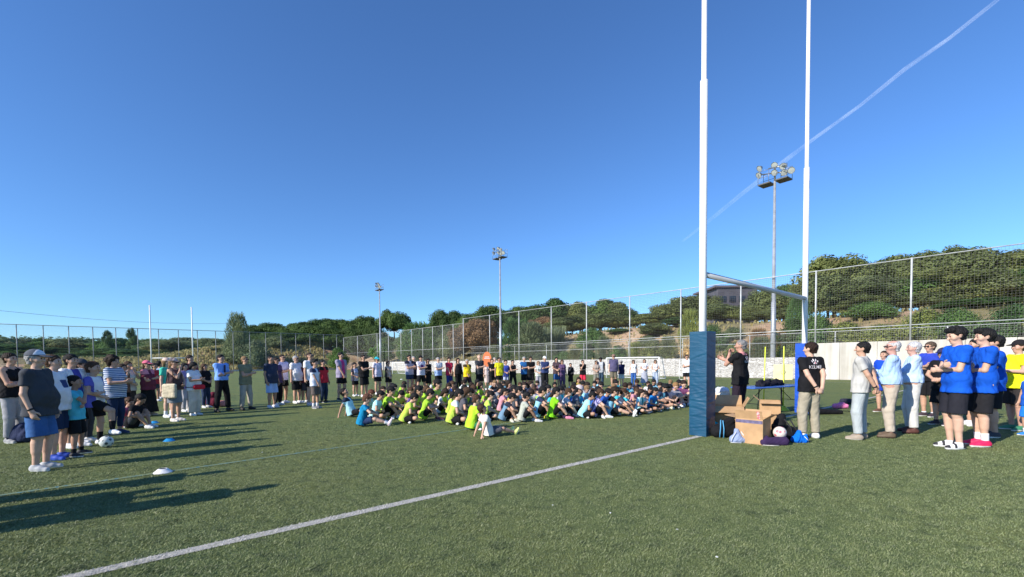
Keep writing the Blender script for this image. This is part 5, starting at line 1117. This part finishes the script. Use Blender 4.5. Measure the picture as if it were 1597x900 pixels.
# ------------------------------------------------------------------ seated children
GK = 'children sitting on the turf listening'
LAP = (((.09, .30, .30), (1, -.2, -.4), (0, -1, 0)),) * 2
HUG = (((.05, .42, .40), (1, .0, -.3), (0, -1, 0)),) * 2
KNEE = (((.12, .46, .36), (1, .0, -.2), (0, -1, -.5)),) * 2
BACK = (((.26, -.34, .04), (.8, -.6, .1), (0, 0, -1)),) * 2
def kid(x, yb, yh, label, top, pose='cross', hair=('short', BLK), lean=16, skin=SKM, arms=None, bot=BK, off=0, **k):
    a = arms or {'cross': LAP, 'knees': HUG, 'half': KNEE, 'out': KNEE, 'squat': LAP}[pose]
    H = person(x, yb, yh, label, GK, kid=True, pose='sit', legs=pose, lean=lean, skin=skin, top=top, bot=('shorts', bot), hair=hair, arms=a, off=off, shortlen=.8, **k); return H
LBL = (.30, .62, .78); GBL = (.16, .28, .40)
kid(549, 650, 606, 'boy in white and light blue shirt leaning back on one arm, leftmost seated child', ('tee', (.40, .68, .78), (.02, .03, .06)), 'out', lean=-18, arms=BACK, skin=SKT)
kid(563, 665, 617, 'brown haired child in teal blue shirt with legs stretched, front left corner', ('tee', (.01, .22, .42)), 'out', hair=('thick', (.13, .06, .035)), lean=14, skin=SKL, bot=(.03, .05, .12), socks=WH, shoes=(.75, .6, .65), off=8)
kid(583, 655, 610, 'boy in pale aqua shirt just behind the teal shirted child', ('tee', (.45, .80, .80)), 'cross', lean=18)
kid(571, 650, 609, 'reddish haired child behind the teal shirted child', ('tee', (.3, .55, .65)), 'cross', hair=('short', (.12, .04, .025)))
kid(600, 652, 604, 'boy in lime shirt with one arm over his knee, beside the aqua shirt', ('tee', LIM), 'half')
kid(629, 660, 612, 'boy in lime yellow shirt bent over crossed legs at the front', ('tee', (.50, .68, .09)), 'cross', lean=26, bot=BK, off=10)
kid(643, 650, 603, 'boy in lime green shirt right behind the bent over boy', ('tee', LIM), 'cross')
kid(660, 655, 608, 'boy in lime green shirt with drawn up knees and dark shoes', ('tee', LIM), 'knees', shoes=(.12, .04, .06), lean=18)
kid(676, 642, 594, 'taller boy in lime yellow shirt hugging knees in the second row', ('tee', (.50, .68, .09)), 'half', lean=12)
kid(703, 662, 608, 'boy in lime shirt with white sleeve patch and black shorts', ('tee', (.50, .68, .09), (.75, .80, .75)), 'cross', lean=18, bot=BK)
kid(718, 655, 606, 'girl with long brown hair in dark shirt behind the lime shirts', ('tee', (.10, .10, .12)), 'cross', hair=('long', BRN), lean=16)
kid(734, 671, 618, 'big boy in lime shirt and green shorts with a red ball sole at the front', ('tee', (.45, .80, .04)), 'cross', hair=('buzz', (.08, .04, .025)), skin=SKL, bot=(.04, .22, .10), lean=14, off=12)
kid(756, 655, 611, 'boy in pale lime shirt behind the white shirted boy', ('tee', (.50, .75, .12)), 'cross', skin=SKL)
kid(762, 681, 631, 'small boy in white shirt and grey trousers leaning back, front of all', ('tee', (.82, .80, .72)), 'out', hair=('buzz', (.06, .03, .02)), lean=-14, arms=BACK, bot=(.10, .10, .12), shoes=(.75, .80, .25), skin=SKM, off=6)
kid(783, 657, 612, 'dark haired boy in grey blue shirt bent forward over his legs', ('tee', GBL, (.03, .03, .05)), 'half', lean=26, hair=('thick', BLK), shoes=(.55, .55, .45))
kid(813, 658, 613, 'boy in grey green shirt with bare knees drawn up', ('tee', (.45, .47, .40)), 'knees', lean=14, skin=SKT)
kid(800, 648, 604, 'boy in charcoal shirt in the second row', ('tee', (.07, .08, .10)), 'cross')
kid(793, 645, 602, 'boy in mustard yellow shirt in the second row', ('tee', (.55, .40, .08)), 'cross', skin=SKL)
kid(836, 652, 604, 'boy in light blue shirt with navy shoulders and yellow shoes in front', ('tee', LBL, (.03, .04, .09)), 'half', shoes=(.85, .85, .05), sole=(.85, .85, .1))
kid(860, 653, 606, 'child in bright green shirt with pink shoes in the front row', ('tee', (.25, .72, .02)), 'knees', shoes=(.70, .25, .38), sole=(.75, .35, .45), lean=12, skin=SKL, socks=BK, sockh=.08)
kid(877, 650, 607, 'bare armed child resting on knees next to the green shirt', ('tee', (.45, .50, .62)), 'knees', skin=SKL, hair=('short', BRN))
kid(893, 648, 602, 'child in pale cap and dark shirt in the second row', ('tee', (.12, .14, .2)), 'cross', cap=(.6, .5, .5))
kid(907, 652, 609, 'dark headed boy in pale turquoise shirt looking down in the front row', ('tee', (.35, .75, .85)), 'cross', lean=28, skin=SKT, shoes=(.55, .25, .25))
kid(925, 651, 607, 'fair faced boy in navy and lilac striped shirt in the front row', ('tee', stripes((.45, .42, .65), (.04, .04, .22), 'X', 9)), 'half', lean=18, skin=SKL, hair=('short', BRN))
kid(948, 649, 605, 'boy in light blue shirt with dark shoulders and black socks stretching a leg', ('tee', (.20, .45, .65), BK), 'out', skin=SKL, socks=BK, sockh=.14, hair=('thick', (.03, .02, .012)), shoes=(.8, .8, .75))
kid(963, 648, 607, 'boy in blue grey shirt with hands folded over knees and white shoes', ('tee', (.30, .42, .60), (.05, .06, .1)), 'knees', hair=('short', BRN), shoes=(.8, .8, .7))
kid(996, 645, 609, 'girl with long dark hair in aqua and green shirt, cross legged in front', ('tee', (.45, .80, .85), (.02, .30, .35)), 'cross', yoke='centre', hair=('long', DBR), skin=SKL, lean=10, off=-18)
kid(1014, 642, 605, 'boy in bright blue shirt beside the aqua shirted girl', ('tee', (.02, .20, .55)), 'cross', skin=SKT)
kid(1028, 637, 598, 'boy with thick black hair in light blue shirt near the blue pad', ('tee', (.15, .45, .62), (.03, .05, .1)), 'cross', hair=('thick', BLK), lean=22)
kid(1039, 636, 600, 'child in pale pink shirt with dark hair near the blue pad', ('tee', (.70, .55, .58)), 'half', skin=SKL, shoes=(.6, .6, .45))
kid(1049, 634, 597, 'blond boy in grey shirt bending forward near the blue pad', ('tee', (.30, .30, .36)), 'knees', hair=('short', (.30, .17, .07)), skin=SKL)
kid(1063, 631, 594, 'tall sitting child in plum shirt with hair tied up near the pad', ('tee', (.18, .06, .14)), 'knees', hair=('bun', DBR), skin=SKL)
kid(1073, 631, 602, 'child in pale aqua shirt right against the blue pad', ('tee', (.45, .75, .82)), 'cross', skin=SKL, shoes=(.4, .15, .12))
PAL = {'lime': (LIM, 5), 'lime yellow': ((.50, .68, .09), 3), 'light blue': (LBL, 4), 'white': ((.75, .75, .76), 3), 'black': (BK, 1.5), 'turquoise': ((.06, .50, .62), 2), 'royal blue': ((.03, .12, .50), 2), 'grey': ((.25, .26, .28), 2), 'pink': ((.60, .30, .36), 1), 'navy': (NV, 1), 'mustard': ((.55, .40, .08), 1), 'purple': ((.15, .09, .28), 1)}
HR = {'black hair': BLK, 'dark brown hair': DBR, 'brown hair': BRN, 'fair hair': BLD}
rk = random.Random(21)
rows = [(645, 612, 745, 8), (643, 770, 1005, 13), (636, 588, 1050, 24), (629, 598, 1062, 23), (623, 612, 1066, 19), (618, 650, 1068, 13)]
for ri, (yb, xa, xb, n) in enumerate(rows):
    for i in range(n):
        x = xa + (xb - xa) * (i + rk.uniform(.2, .8)) / n; y = yb + rk.uniform(-1.5, 1.5); g_ = gp(x, y); 
        Hs = rk.uniform(.58, .76); yh = pix(g_ + Vector((0, 0, Hs)))[1]
        wt = {k_: v_[1] * ((3 if 'lime' in k_ else .6) if x < 760 else ((.35 if 'lime' in k_ else 1) if x < 880 else (.12 if 'lime' in k_ else (2.5 if 'blue' in k_ or k_ == 'turquoise' else 1)))) for k_, v_ in PAL.items()}
        cn = rk.choices(list(wt), list(wt.values()))[0]; hn = rk.choices(list(HR), [5, 4, 3, 1])[0]; ps = rk.choice(['cross', 'knees', 'half', 'cross', 'knees', 'out', 'half'])
        st_ = rk.choice(['short', 'short', 'thick', 'short', 'long', 'bob', 'short']); tp = ('tee', PAL[cn][0]) + (((.03, .04, .08),) if cn in ('light blue', 'turquoise') and rk.random() < .6 else (((.75, .78, .75),) if rk.random() < .25 else (((.02, .03, .05),) if rk.random() < .2 else ())))
        yk_ = rk.choice(['shoulder', 'side', 'chest', 'collar'])
        lab = 'child in %s shirt, %s, %s from left in seated row %s' % (cn, hn, ORD[i] if i < 30 else 'last', ['one left', 'one right', 'two', 'three', 'four', 'five'][ri])
        kid(x, y, yh, lab, tp, ps, hair=(st_, HR[hn]), lean=rk.uniform(6, 26), skin=rk.choice([SKL, SKM, SKM, SKT]), off=rk.uniform(-40, 15), yaw=rk.uniform(-25, 25), nod=rk.uniform(-15, 5), yoke=yk_, vox=.015, bot=rk.choice([BK, NV, BK, DG]))
# ------------------------------------------------------------------ things on the pitch
def wpt(K, p): return K['root'].matrix_basis @ (Vector([float(q) for q in p]) * K['g'])
def soft(name, prims, col, h=.010, wr=.004, parent=None, m=None, cuts=(), fr=(30, 30, 30)):
    v = Vol(h)
    for p in prims:
        a, b_, ra, rb, k = p[:5]; v.cone(V3(*a), V3(*b_), ra, rb, k, **(p[5] if len(p) > 5 else {}))
    SEED[0] += 1; Vv, Q = v.mesh([(V3(*a), V3(*n)) for a, n in cuts]); Vv = wrinkle(Vv, Q, wr, SEED[0], fr)
    return link(name, npmesh(name, Vv, Q), [m or cloth(col)], parent)
FL = ((0, 0, 0), (0, 0, -1))
CARD = mat('cardboard', (.50, .31, .16), .85, .16, 5, .15, 30); CARDI = mat('cardboard_inside', (.40, .24, .12), .9, .15, 5)
def turned(rz): return Matrix.Rotation(rz, 3, 'Z')
def carton(x, y, rz, w_, d_, h, flaps, label, z0=0.0, tape=None, tilt=0):
    p = gp(x, y) ; p.z = z0; e = empty('cardboard_box', p, rz); e.rotation_euler[1] = tilt; t_ = .006
    mb = MB()
    for (c, d) in (((0, -d_ / 2 + t_ / 2, h / 2), (w_, t_, h)), ((0, d_ / 2 - t_ / 2, h / 2), (w_, t_, h)), ((-w_ / 2 + t_ / 2, 0, h / 2), (t_, d_ - 2 * t_, h)), ((w_ / 2 - t_ / 2, 0, h / 2), (t_, d_ - 2 * t_, h)), ((0, 0, t_ / 2 + .001), (w_ - 2 * t_, d_ - 2 * t_, t_))): mb.box(c, d)
    mb.build('carton_body', CARD, e)
    for (side, ang, ln) in flaps:                         # side f/b/l/r, angle above horizontal outwards
        mb = MB(); a = R(ang)
        if side in 'fb':
            s = -1 if side == 'f' else 1; hinge = Vector((0, s * d_ / 2, h + .003)); M = Matrix.Rotation(s * a, 3, 'X'); mb.box(hinge + M @ Vector((0, s * ln / 2, 0)), (w_ - .01, ln, t_), M)
        else:
            s = -1 if side == 'l' else 1; hinge = Vector((s * w_ / 2, 0, h + .003)); M = Matrix.Rotation(-s * a, 3, 'Y'); mb.box(hinge + M @ Vector((s * ln / 2, 0, 0)), (ln, d_ - .01, t_), M)
        fl = mb.build('flap', CARD, e)
        if tape and side == tape[0]:
            mb = MB(); c = hinge + M @ Vector((w_ * .36, s * ln / 2, -.0045 if side == 'f' else .0045)); mb.box(c, (w_ * .10, ln * .96, .002), M); mb.build('red_tape', mat('red_tape', (.62, .03, .05), .4, .4, 30, col2=(.75, .6, .6)), fl)
    if tape:
        mb = MB(); mb.box((0, -d_ / 2 - .0015, h * .88), (w_ * .98, .003, .055)); mb.build('packing_tape', mat('packing_tape', (.17, .15, .25), .3, .4, 12), e)
    return tag(e, label, 'box')
gz = gp(1150, 684)
carton(1174, 690, R(-50), .46, .34, .44, [('b', 60, .14), ('f', 70, .15), ('l', 8, .20), ('r', 35, .13)], 'large front cardboard box with violet tape and raised flap edged in red tape', tape=('f',))
carton(1133, 674, R(-22), .60, .40, .54, [('f', -25, .24), ('l', 25, .24), ('b', 60, .22), ('r', 62, .20)], 'wide open cardboard box with flaps folded out beside the blue post pad')
carton(1200, 676, R(-28), .36, .30, .26, [('f', -30, .10), ('l', 40, .14)], 'smaller cardboard box perched on top behind the taped box', z0=.40)
carton(1203, 677, R(-28), .38, .32, .385, [], 'closed cardboard box carrying the smaller one')
p = gp(1124, 668); p.z = .50
e = empty('white_sack', p); soft('sack_body', [((0, 0, .13), (0, 0, .22), .15, .13, .05), ((.07, .02, .12), (.1, 0, .25), .10, .08, .05), ((-.09, 0, .10), (-.08, 0, .22), .10, .07, .05)], (.66, .58, .48), wr=.010, parent=e, cuts=[FL]); soft('plastic_wrap', [((-.04, -.02, .30), (.08, 0, .31), .09, .08, .05)], (.62, .66, .75), wr=.012, parent=e); tag(e, 'crumpled cream and white sack on the open box behind the blue pad', 'sack')
def bag(x, y, label, col, prims, cat='bag', strap=None, rz=0, name='bag', sub=None, z=0, wr=.006):
    p = gp(x, y); p.z = z; e = empty(name, p, rz); soft('bag_body', prims, col, wr=wr, parent=e, cuts=[FL] if z == 0 else ())
    if strap:
        for st in strap[1]: mb = MB(); mb.tube(st, strap[2] if len(strap) > 2 else .008, 6); mb.build('strap', cloth(strap[0]), e)
    if sub: sub(e)
    return tag(e, label, cat)
bag(1129, 682, 'black sports bag slumped against the foot of the blue pad', BK, [((-.12, 0, .12), (.14, 0, .12), .13, .13, .05), ((.02, .02, .22), (.14, .03, .30), .11, .08, .06)], strap=((.10, .35, .60), [[(-.14, -.13, .02), (-.13, -.14, .18), (-.10, -.08, .34)], [(-.07, -.14, .01), (-.07, -.15, .18), (-.06, -.08, .33)]], .010))
bag(1111, 676, 'small cyan drawstring bag on top of the black sports bag by the pad', (.01, .60, .72), [((-.06, -.02, .05), (.06, -.02, .05), .055, .055, .04), ((0, 0, .08), (0, 0, .15), .05, .02, .04)], z=.13, strap=((.75, .78, .78), [[(-.05, 0, .12), (-.06, 0, .24), (-.01, 0, .30)], [(.03, 0, .12), (.05, 0, .26), (.04, 0, .34)]], .005))
bag(1151, 690, 'pale grey blue drawstring bag with white cords in front of the boxes', (.30, .37, .56), [((-.07, 0, .05), (.08, 0, .05), .08, .07, .05), ((-.01, 0, .10), (-.02, .02, .21), .07, .035, .05)], strap=((.7, .7, .7), [[(-.06, -.05, .2), (-.14, -.07, .08), (-.16, -.06, .01), (.0, -.12, .012)], [(.03, -.04, .2), (.12, -.06, .06), (.17, -.06, .01)]], .007), wr=.010)
bag(1207, 694, 'flat dark purple bag on the turf under the pink ball', (.045, .025, .075), [((-.16, 0, .05), (.16, .0, .06), .075, .09, .05), ((-.14, .02, .10), (-.12, .02, .13), .04, .03, .03)], strap=((.6, .55, .5), [[(-.18, -.05, .03), (-.24, -.08, .012), (-.10, -.12, .012), (.02, -.12, .012)]], .008))
bag(1222, 687, 'tall black backpack leaning on the cardboard boxes', BK, [((-.05, .02, .13), (.08, 0, .13), .14, .14, .05), ((-.06, .04, .25), (-.02, .04, .42), .12, .07, .06), ((.14, 0, .06), (.18, -.02, .04), .06, .05, .04)], name='backpack', cat='backpack', strap=((.03, .03, .035), [[(.06, -.10, .38), (.16, -.12, .2), (.2, -.08, .03)], [(-.04, -.08, .40), (.04, -.15, .25), (.08, -.14, .10)]], .012))
bag(1247, 690, 'bright blue plastic drawstring bag at the feet of the logo polo man', (.005, .16, .72), [((-.07, 0, .05), (.08, 0, .045), .075, .07, .04), ((-.02, 0, .10), (.0, .02, .17), .07, .04, .05), ((.09, 0, .1), (.11, 0, .13), .03, .02, .03)], strap=((.7, .75, .85), [[(.03, -.08, .12), (.07, -.10, .07), (.10, -.09, .04)]], .005), wr=.012)
def ball(x, y, r, label, c1, c2, z=0, name='ball', cat='ball'):
    p = gp(x, y); p.z = r + z; mb = MB(); prof = [(max(.0001, r * math.sin(math.pi * k / 16)), -r * math.cos(math.pi * k / 16)) for k in range(17)]; mb.lathe((0, 0, 0), prof, 24)
    key = mat('ball_panels', c1, .45, .0); m = bpy.data.materials.new('ball_panels'); m.use_nodes = True; t = m.node_tree; b = t.nodes['Principled BSDF']; b.inputs['Roughness'].default_value = .4
    tc = t.nodes.new('ShaderNodeTexCoord'); v = t.nodes.new('ShaderNodeTexVoronoi'); v.inputs['Scale'].default_value = 1.35 / r; t.links.new(tc.outputs['Object'], v.inputs['Vector'])
    t.links.new(ramp(t, v.outputs['Distance'], [(.28, c2), (.36, c1)]), b.inputs['Base Color'])
    o = mb.build(name, m); o.location = p; return tag(o, label, cat)
ball(1216, 693, .105, 'white and pink football resting on the dark purple bag', (.75, .66, .60), (.65, .16, .20), z=.10, name='football')
ball(166, 698, .105, 'black and white football under the boy\'s raised foot', (.62, .66, .62), (.06, .08, .08), name='football')
# folding table with jackets
TB = (at(1158, 11.9), at(1243, 13.2)); tv = TB[1] - TB[0]; tl = tv.length; e = empty('folding_table', (TB[0] + TB[1]) / 2, math.atan2(tv.y, tv.x)); th = .74
mb = MB(); mb.box((0, 0, th - .02), (tl, .70, .035), bev=.014); mb.build('tabletop', mat('blue_tabletop', (.06, .16, .50), .25, .1, 3, spec=.6), e)
for s in (-1, 1):
    for q in (-1, 1):
        mb = MB(); mb.tube([(s * tl * .38, q * .27, th - .04), (s * tl * .42, q * .29, .01)], .014, 8); mb.build('leg', BLACK, e)
    mb = MB(); mb.tube([(s * tl * .41, -.28, .3), (s * tl * .41, .28, .3)], .010, 6); mb.tube([(s * tl * .40, 0, .3), (s * tl * .14, 0, th - .05)], .009, 6); mb.build('brace', BLACK, e)
mb = MB(); mb.tube([(-.03, -.3, th - .05), (-.03, -.3, .01)], .013, 8); mb.build('leg', BLACK, e)
tag(e, 'blue folding table with black trestle legs behind the boxes', 'table')
for (dx, dy, ln, lb) in ((-.42, -.05, .30, 'heap of black jackets on the left end of the blue folding table'), (-.02, -.02, .34, 'black jacket spread on the middle of the blue folding table'), (.36, .02, .26, 'black bag lying flat right of the jackets on the blue folding table')):
    M = turned(e.rotation_euler[2]); p = e.location + M @ Vector((dx, dy, 0)); p.z = th + .0; j = empty('jacket' if 'bag' not in lb else 'bag', p, e.rotation_euler[2])
    soft('folded_cloth', [((-ln * .8, 0, .03), (ln * .8, 0, .03), .08, .06, .04), ((-ln * .5, .05, .08), (ln * .2, -.06, .10), .07, .05, .05), ((-ln * .6, .0, .13), (-ln * .3, -.02, .16), .04, .03, .05), ((-ln * .7, -.1, .03), (ln * .4, .14, .04), .04, .05, .04)], (.016, .016, .024), wr=.014, parent=j, cuts=[FL]); tag(j, lb, 'bag' if 'bag' in lb else 'jacket')
# slalom poles, rebound board
YG = mat('yellow_plastic', (.70, .78, .08), .45, .1, 4)
def spole(x, yb, yt, tilt, label):
    p = gp(x, yb); h = zat(p, yt); e = empty('training_pole', p); mb = MB(); mb.tube([(0, 0, .08), (tilt, 0, h)], .016, 8); mb.build('pole_shaft', YG, e)
    mb = MB(); mb.lathe((0, 0, 0), [(.0, .13), (.035, .13), (.06, .11), (.13, .05), (.155, .015), (.155, .0)], 20); mb.build('pole_base', YG, e); return tag(e, label, 'training pole')
spole(1190.5, 641, 541, .04, 'left of the two yellow training poles behind the blue table'); sp2 = spole(1221.5, 640, 540, 0, 'right yellow training pole with a domed base and a square board')
p = gp(1221.5, 640) + Vector((0, .03, 0)); e = empty('target_board', p, R(-18)); z1 = zat(p, 568.5); z0 = zat(p, 592.5); mb = MB(); mb.box((0, 0, (z0 + z1) / 2), (.48, .03, z1 - z0), bev=.006); mb.build('board_panel', mat('cream_panel', (.86, .78, .42), .6, .08, 4), e)
mb = MB(); mb.lathe((0, -.017, (z0 + z1) / 2), [(.05, 0), (.065, .002), (.05, .004)], 16, Matrix.Rotation(R(90), 3, 'X')); mb.build('ring', mat('pale_green_ring', (.55, .60, .30), .5), e); tag(e, 'square cream target board hanging on the right yellow pole', 'board')
bag(1312, 637, 'pink bag with lime trim lying behind the grey polo man', (.80, .22, .42), [((-.18, 0, .07), (.14, 0, .06), .08, .07, .05), ((-.02, .03, .12), (.08, .03, .14), .06, .04, .05)], strap=((.5, .7, .05), [[(.1, -.05, .10), (.2, -.04, .04)]], .012))
bag(1319, 630, 'dark navy holdall just behind the pink bag', (.03, .03, .05), [((-.1, 0, .09), (.14, 0, .08), .09, .09, .05)])
bag(1293, 646, 'long black kit bag on the turf right of the logo polo man', BK, [((-.28, 0, .07), (.30, 0, .05), .09, .06, .05)], strap=((.02, .02, .02), [[(.2, -.05, .10), (.55, .2, .06), (.9, .45, .02)]], .010))
# markers
def disc(x, y, r, col, label):
    mb = MB(); mb.lathe((0, 0, 0), [(r * .42, .052), (r * .36, .055), (r * .42, .056), (r * .5, .05), (r * .95, .006), (r, .004), (r, .001), (r * .9, .001), (r * .42, .046)], 24); o = mb.build('marker_disc', mat('marker_plastic', col, .45)); o.location = gp(x, y); tag(o, label, 'marker cone', 'flat marker discs')
disc(254, 737, .115, (.80, .78, .76), 'white marker disc on the blue line in the long shadow'); disc(264, 688, .10, (.02, .25, .55), 'blue marker disc right of the football'); disc(241, 660, .10, (.02, .25, .55), 'far blue marker disc in front of the pink capped woman'); disc(626, 592, .12, (.8, .8, .78), 'tiny white marker disc far away near the goal')
for i, (x, y) in enumerate(((1056, 827), (952, 801), (1118, 870), (862, 789), (409, 706))):
    mb = MB(); mb.box((0, 0, .004), (.016, .011, .006), turned(i)); o = mb.build('paper_scrap', mat('paper', (.85, .85, .82), .8)); o.location = gp(x, y) + Vector((0, 0, .004)); tag(o, ['rightmost but one tiny white scrap on the foreground turf', 'tiny white scrap nearest below the goal line towards the middle', 'tiny white scrap closest to the bottom edge of the picture', 'leftmost tiny white scrap on the turf right of the goal line', 'tiny white scrap on the turf left of the goal line'][i], 'litter', 'tiny white scraps on the foreground turf')
# bags on the left
bag(34, 690, 'dark navy backpack on the turf beside the woman in black tank top', (.03, .04, .09), [((-.09, 0, .13), (.10, 0, .13), .13, .13, .05), ((-.04, 0, .25), (.04, 0, .30), .10, .08, .06)], name='backpack', cat='backpack', strap=((.05, .06, .12), [[(-.08, -.10, .3), (-.14, -.14, .15), (-.12, -.12, .03)]], .012))
bag(331, 634, 'dark maroon backpack on the turf behind the tie wearing man', (.14, .02, .04), [((-.07, 0, .16), (.09, 0, .16), .15, .15, .05), ((-.02, 0, .34), (.04, 0, .42), .12, .09, .06)], name='backpack', cat='backpack')
bag(348, 634, 'small salmon pink bag on the turf between the man\'s legs', (.55, .22, .20), [((-.06, 0, .10), (.07, 0, .10), .11, .11, .04)])
def hang(K, off, prims, col, label, name, cat, strap=None):
    p = wpt(K, off); e = empty(name, p, K['root'].rotation_euler[2]); soft('bag_body', prims, col, parent=e)
    if strap: mb = MB(); mb.tube(strap, .010, 6); mb.build('strap', cloth((.04, .03, .03)), e)
    return tag(e, label, cat)
hang(tote, (.25, .05, .95), [((0, -.14 + .04 * i_, .05 - .28 * (i_ % 2)), (0, -.14 + .04 * i_, -.23 + .28 * (i_ % 2)), .035, .04, .04) for i_ in range(8)], (.62, .54, .38), 'cream tote bag with dark straps on the shoulder of the visor woman', 'tote_bag', 'bag', [(0, -.1, .05), (-.06, -.05, .48), (-.06, .05, .48), (0, .1, .05)])
hang(wbag, (0, .20, .93), [((-.13, 0, 0), (.13, 0, 0), .07, .07, .02, dict(flat=(V3(0, 1, 0), 1.4)))], (.62, .03, .05), 'red waist bag worn by the woman in the white t-shirt', 'waist_bag', 'bag', [(-.15, 0, 0), (-.24, -.18, .0), (-.1, -.34, 0), (.1, -.34, 0), (.24, -.18, 0), (.15, 0, 0)])
p_ = gp(163, 676); bag(163, 676, 'blue grey handbag hanging by the curly haired woman', (.05, .12, .22), [((-.04, -.07, 0), (-.04, .09, 0), .07, .07, .03, dict(flat=(V3(1, 0, 0), 1.7)))], z=.86, strap=((.03, .05, .09), [[(-.04, -.06, .05), (.06, -.02, .52)], [(-.04, .07, .05), (.06, .0, .52)]], .008), name='handbag')
# orange oval sign
p = gp(760, 610); e = empty('oval_sign', p); zt = zat(p, 548.5); zb = zat(p, 572); rz_ = (zt - zb) / 2; sx = 6.8 / FPX * p.y; mb = MB()
P = []; n = 28
for yy in (-.012, .012): P += [(sx * math.cos(2 * math.pi * k / n), yy, (zt + zb) / 2 + rz_ * math.sin(2 * math.pi * k / n)) for k in range(n)]
mb.add(P, [tuple(range(n))[::-1][::-1], tuple(range(n, 2 * n))[::-1]] + [(k, k + n, (k + 1) % n + n, (k + 1) % n) for k in range(n)]); mb.build('sign_panel', mat('orange_panel', (.85, .25, .10), .55), e)
mb = MB()
for zz, ww in ((.30, .5), (.12, .62)): mb.box((0, -.016, (zt + zb) / 2 + rz_ * zz), (sx * 2 * ww, .006, rz_ * .09)) 
mb.build('white_print', mat('white_print', (.85, .8, .78), .6), e)
mb = MB(); mb.tube([(0, .02, 0), (0, .02, zb + .1)], .018, 6); mb.build('pole', GREYST, e); tag(e, 'orange oval sign on a pole behind the rear row of spectators', 'sign')
# microphone
a = spk['arms'][-1]; wr = a[2]; F_ = spk['F']; q = wpt(spk, wr + V3(.02, .03, .045)); d = (wpt(spk, wr + V3(.0, -.02, .16)) - q).normalized(); Mq = d.to_track_quat('Z', 'Y').to_matrix()
e = empty('microphone', q); mb = MB(); mb.lathe((0, 0, 0), [(.0, -.17), (.014, -.17), (.017, -.02), (.020, .0)], 12, Mq); mb.build('handle', BLACK, e); mb = MB(); mb.lathe((0, 0, 0), [(.018, .0), (.028, .02), (.030, .04), (.022, .06), (.0, .068)], 14, Mq); mb.build('mic_head', mat('foam', (.02, .02, .02), .95), e); tag(e, 'black hand microphone held to the mouth of the speaker', 'microphone')
# chest emblem lettering printed on the backs of the black polos
def textmesh(body, size):
    cu = bpy.data.curves.new('txt', 'FONT'); cu.body = body; cu.size = size; cu.align_x = 'CENTER'; cu.resolution_u = 3; cu.offset = size * .006; o = bpy.data.objects.new('txt', cu); COL.objects.link(o)
    dg = bpy.context.evaluated_depsgraph_get(); me = bpy.data.meshes.new_from_object(o.evaluated_get(dg)); bpy.data.objects.remove(o)
    vs_ = [tuple(v.co) for v in me.vertices]; fs = [tuple(p.vertices) for p in me.polygons]; bpy.data.meshes.remove(me); return vs_, fs
def ell(cx, cy, rx, ry, rot, n=14): return [(cx + rx * math.cos(a) * math.cos(rot) - ry * math.sin(a) * math.sin(rot), cy + rx * math.cos(a) * math.sin(rot) + ry * math.sin(a) * math.cos(rot), 0) for a in [2 * math.pi * k / n for k in range(n)]]
def print_on(K, name, verts, faces, m, cx, cz, back=True, offm=.004):
    me = K['shirt'].data; me.calc_loop_triangles(); bv = BVHTree.FromPolygons([v.co.copy() for v in me.vertices], [tuple(p.vertices) for p in me.polygons]); sgn = -1 if back else 1; V = []
    for (x, y, z) in verts:
        px_ = -x * sgn * -1 if back else -x; px_ = (x if back else -x) * K['g'] + cx * K['g']; pz = (y + cz) * K['g']; hit = bv.ray_cast(Vector((px_, sgn * 1.0, pz)), Vector((0, -sgn, 0)))
        yy = hit[0].y + sgn * offm if hit[0] else sgn * .12; V.append((px_, yy, pz))
    mm = bpy.data.meshes.new(name); mm.from_pydata(V, [], faces); mm.update(); return link(name, mm, m, K['shirt'])
PW = mat('shirt_print_white', (.72, .66, .66), .7); PR_ = mat('shirt_print_red', (.60, .12, .14), .7)
for K, sz, cx in ((km, 1.0, 0.0), (spk, .8, .02)):
    tv_, tf = textmesh('KELME', .084 * sz); print_on(K, 'shirt_lettering', tv_, tf, PW, cx, 1.265)
    V = []; F = []
    for q in (ell(-.052, .055, .012, .020, .5), ell(-.020, .078, .012, .022, .15), ell(.020, .078, .012, .022, -.15), ell(.052, .055, .012, .020, -.5), [(-.034, .004, 0), (-.036, .022, 0), (-.020, .036, 0), (-.010, .052, 0), (.010, .052, 0), (.020, .036, 0), (.036, .022, 0), (.034, .004, 0), (.012, .010, 0), (-.012, .010, 0)]):
        o_ = len(V); V += [(a * sz, (b_ + .072) * sz, c) for a, b_, c in q]; F.append(tuple(range(o_, o_ + len(q))))
    print_on(K, 'paw_emblem', V, F, PW, cx, 1.265); V2 = ell(0, .100 * sz, .012 * sz, .014 * sz, 0); print_on(K, 'emblem_centre', V2, [tuple(range(len(V2)))], PR_, cx, 1.265, offm=.007)
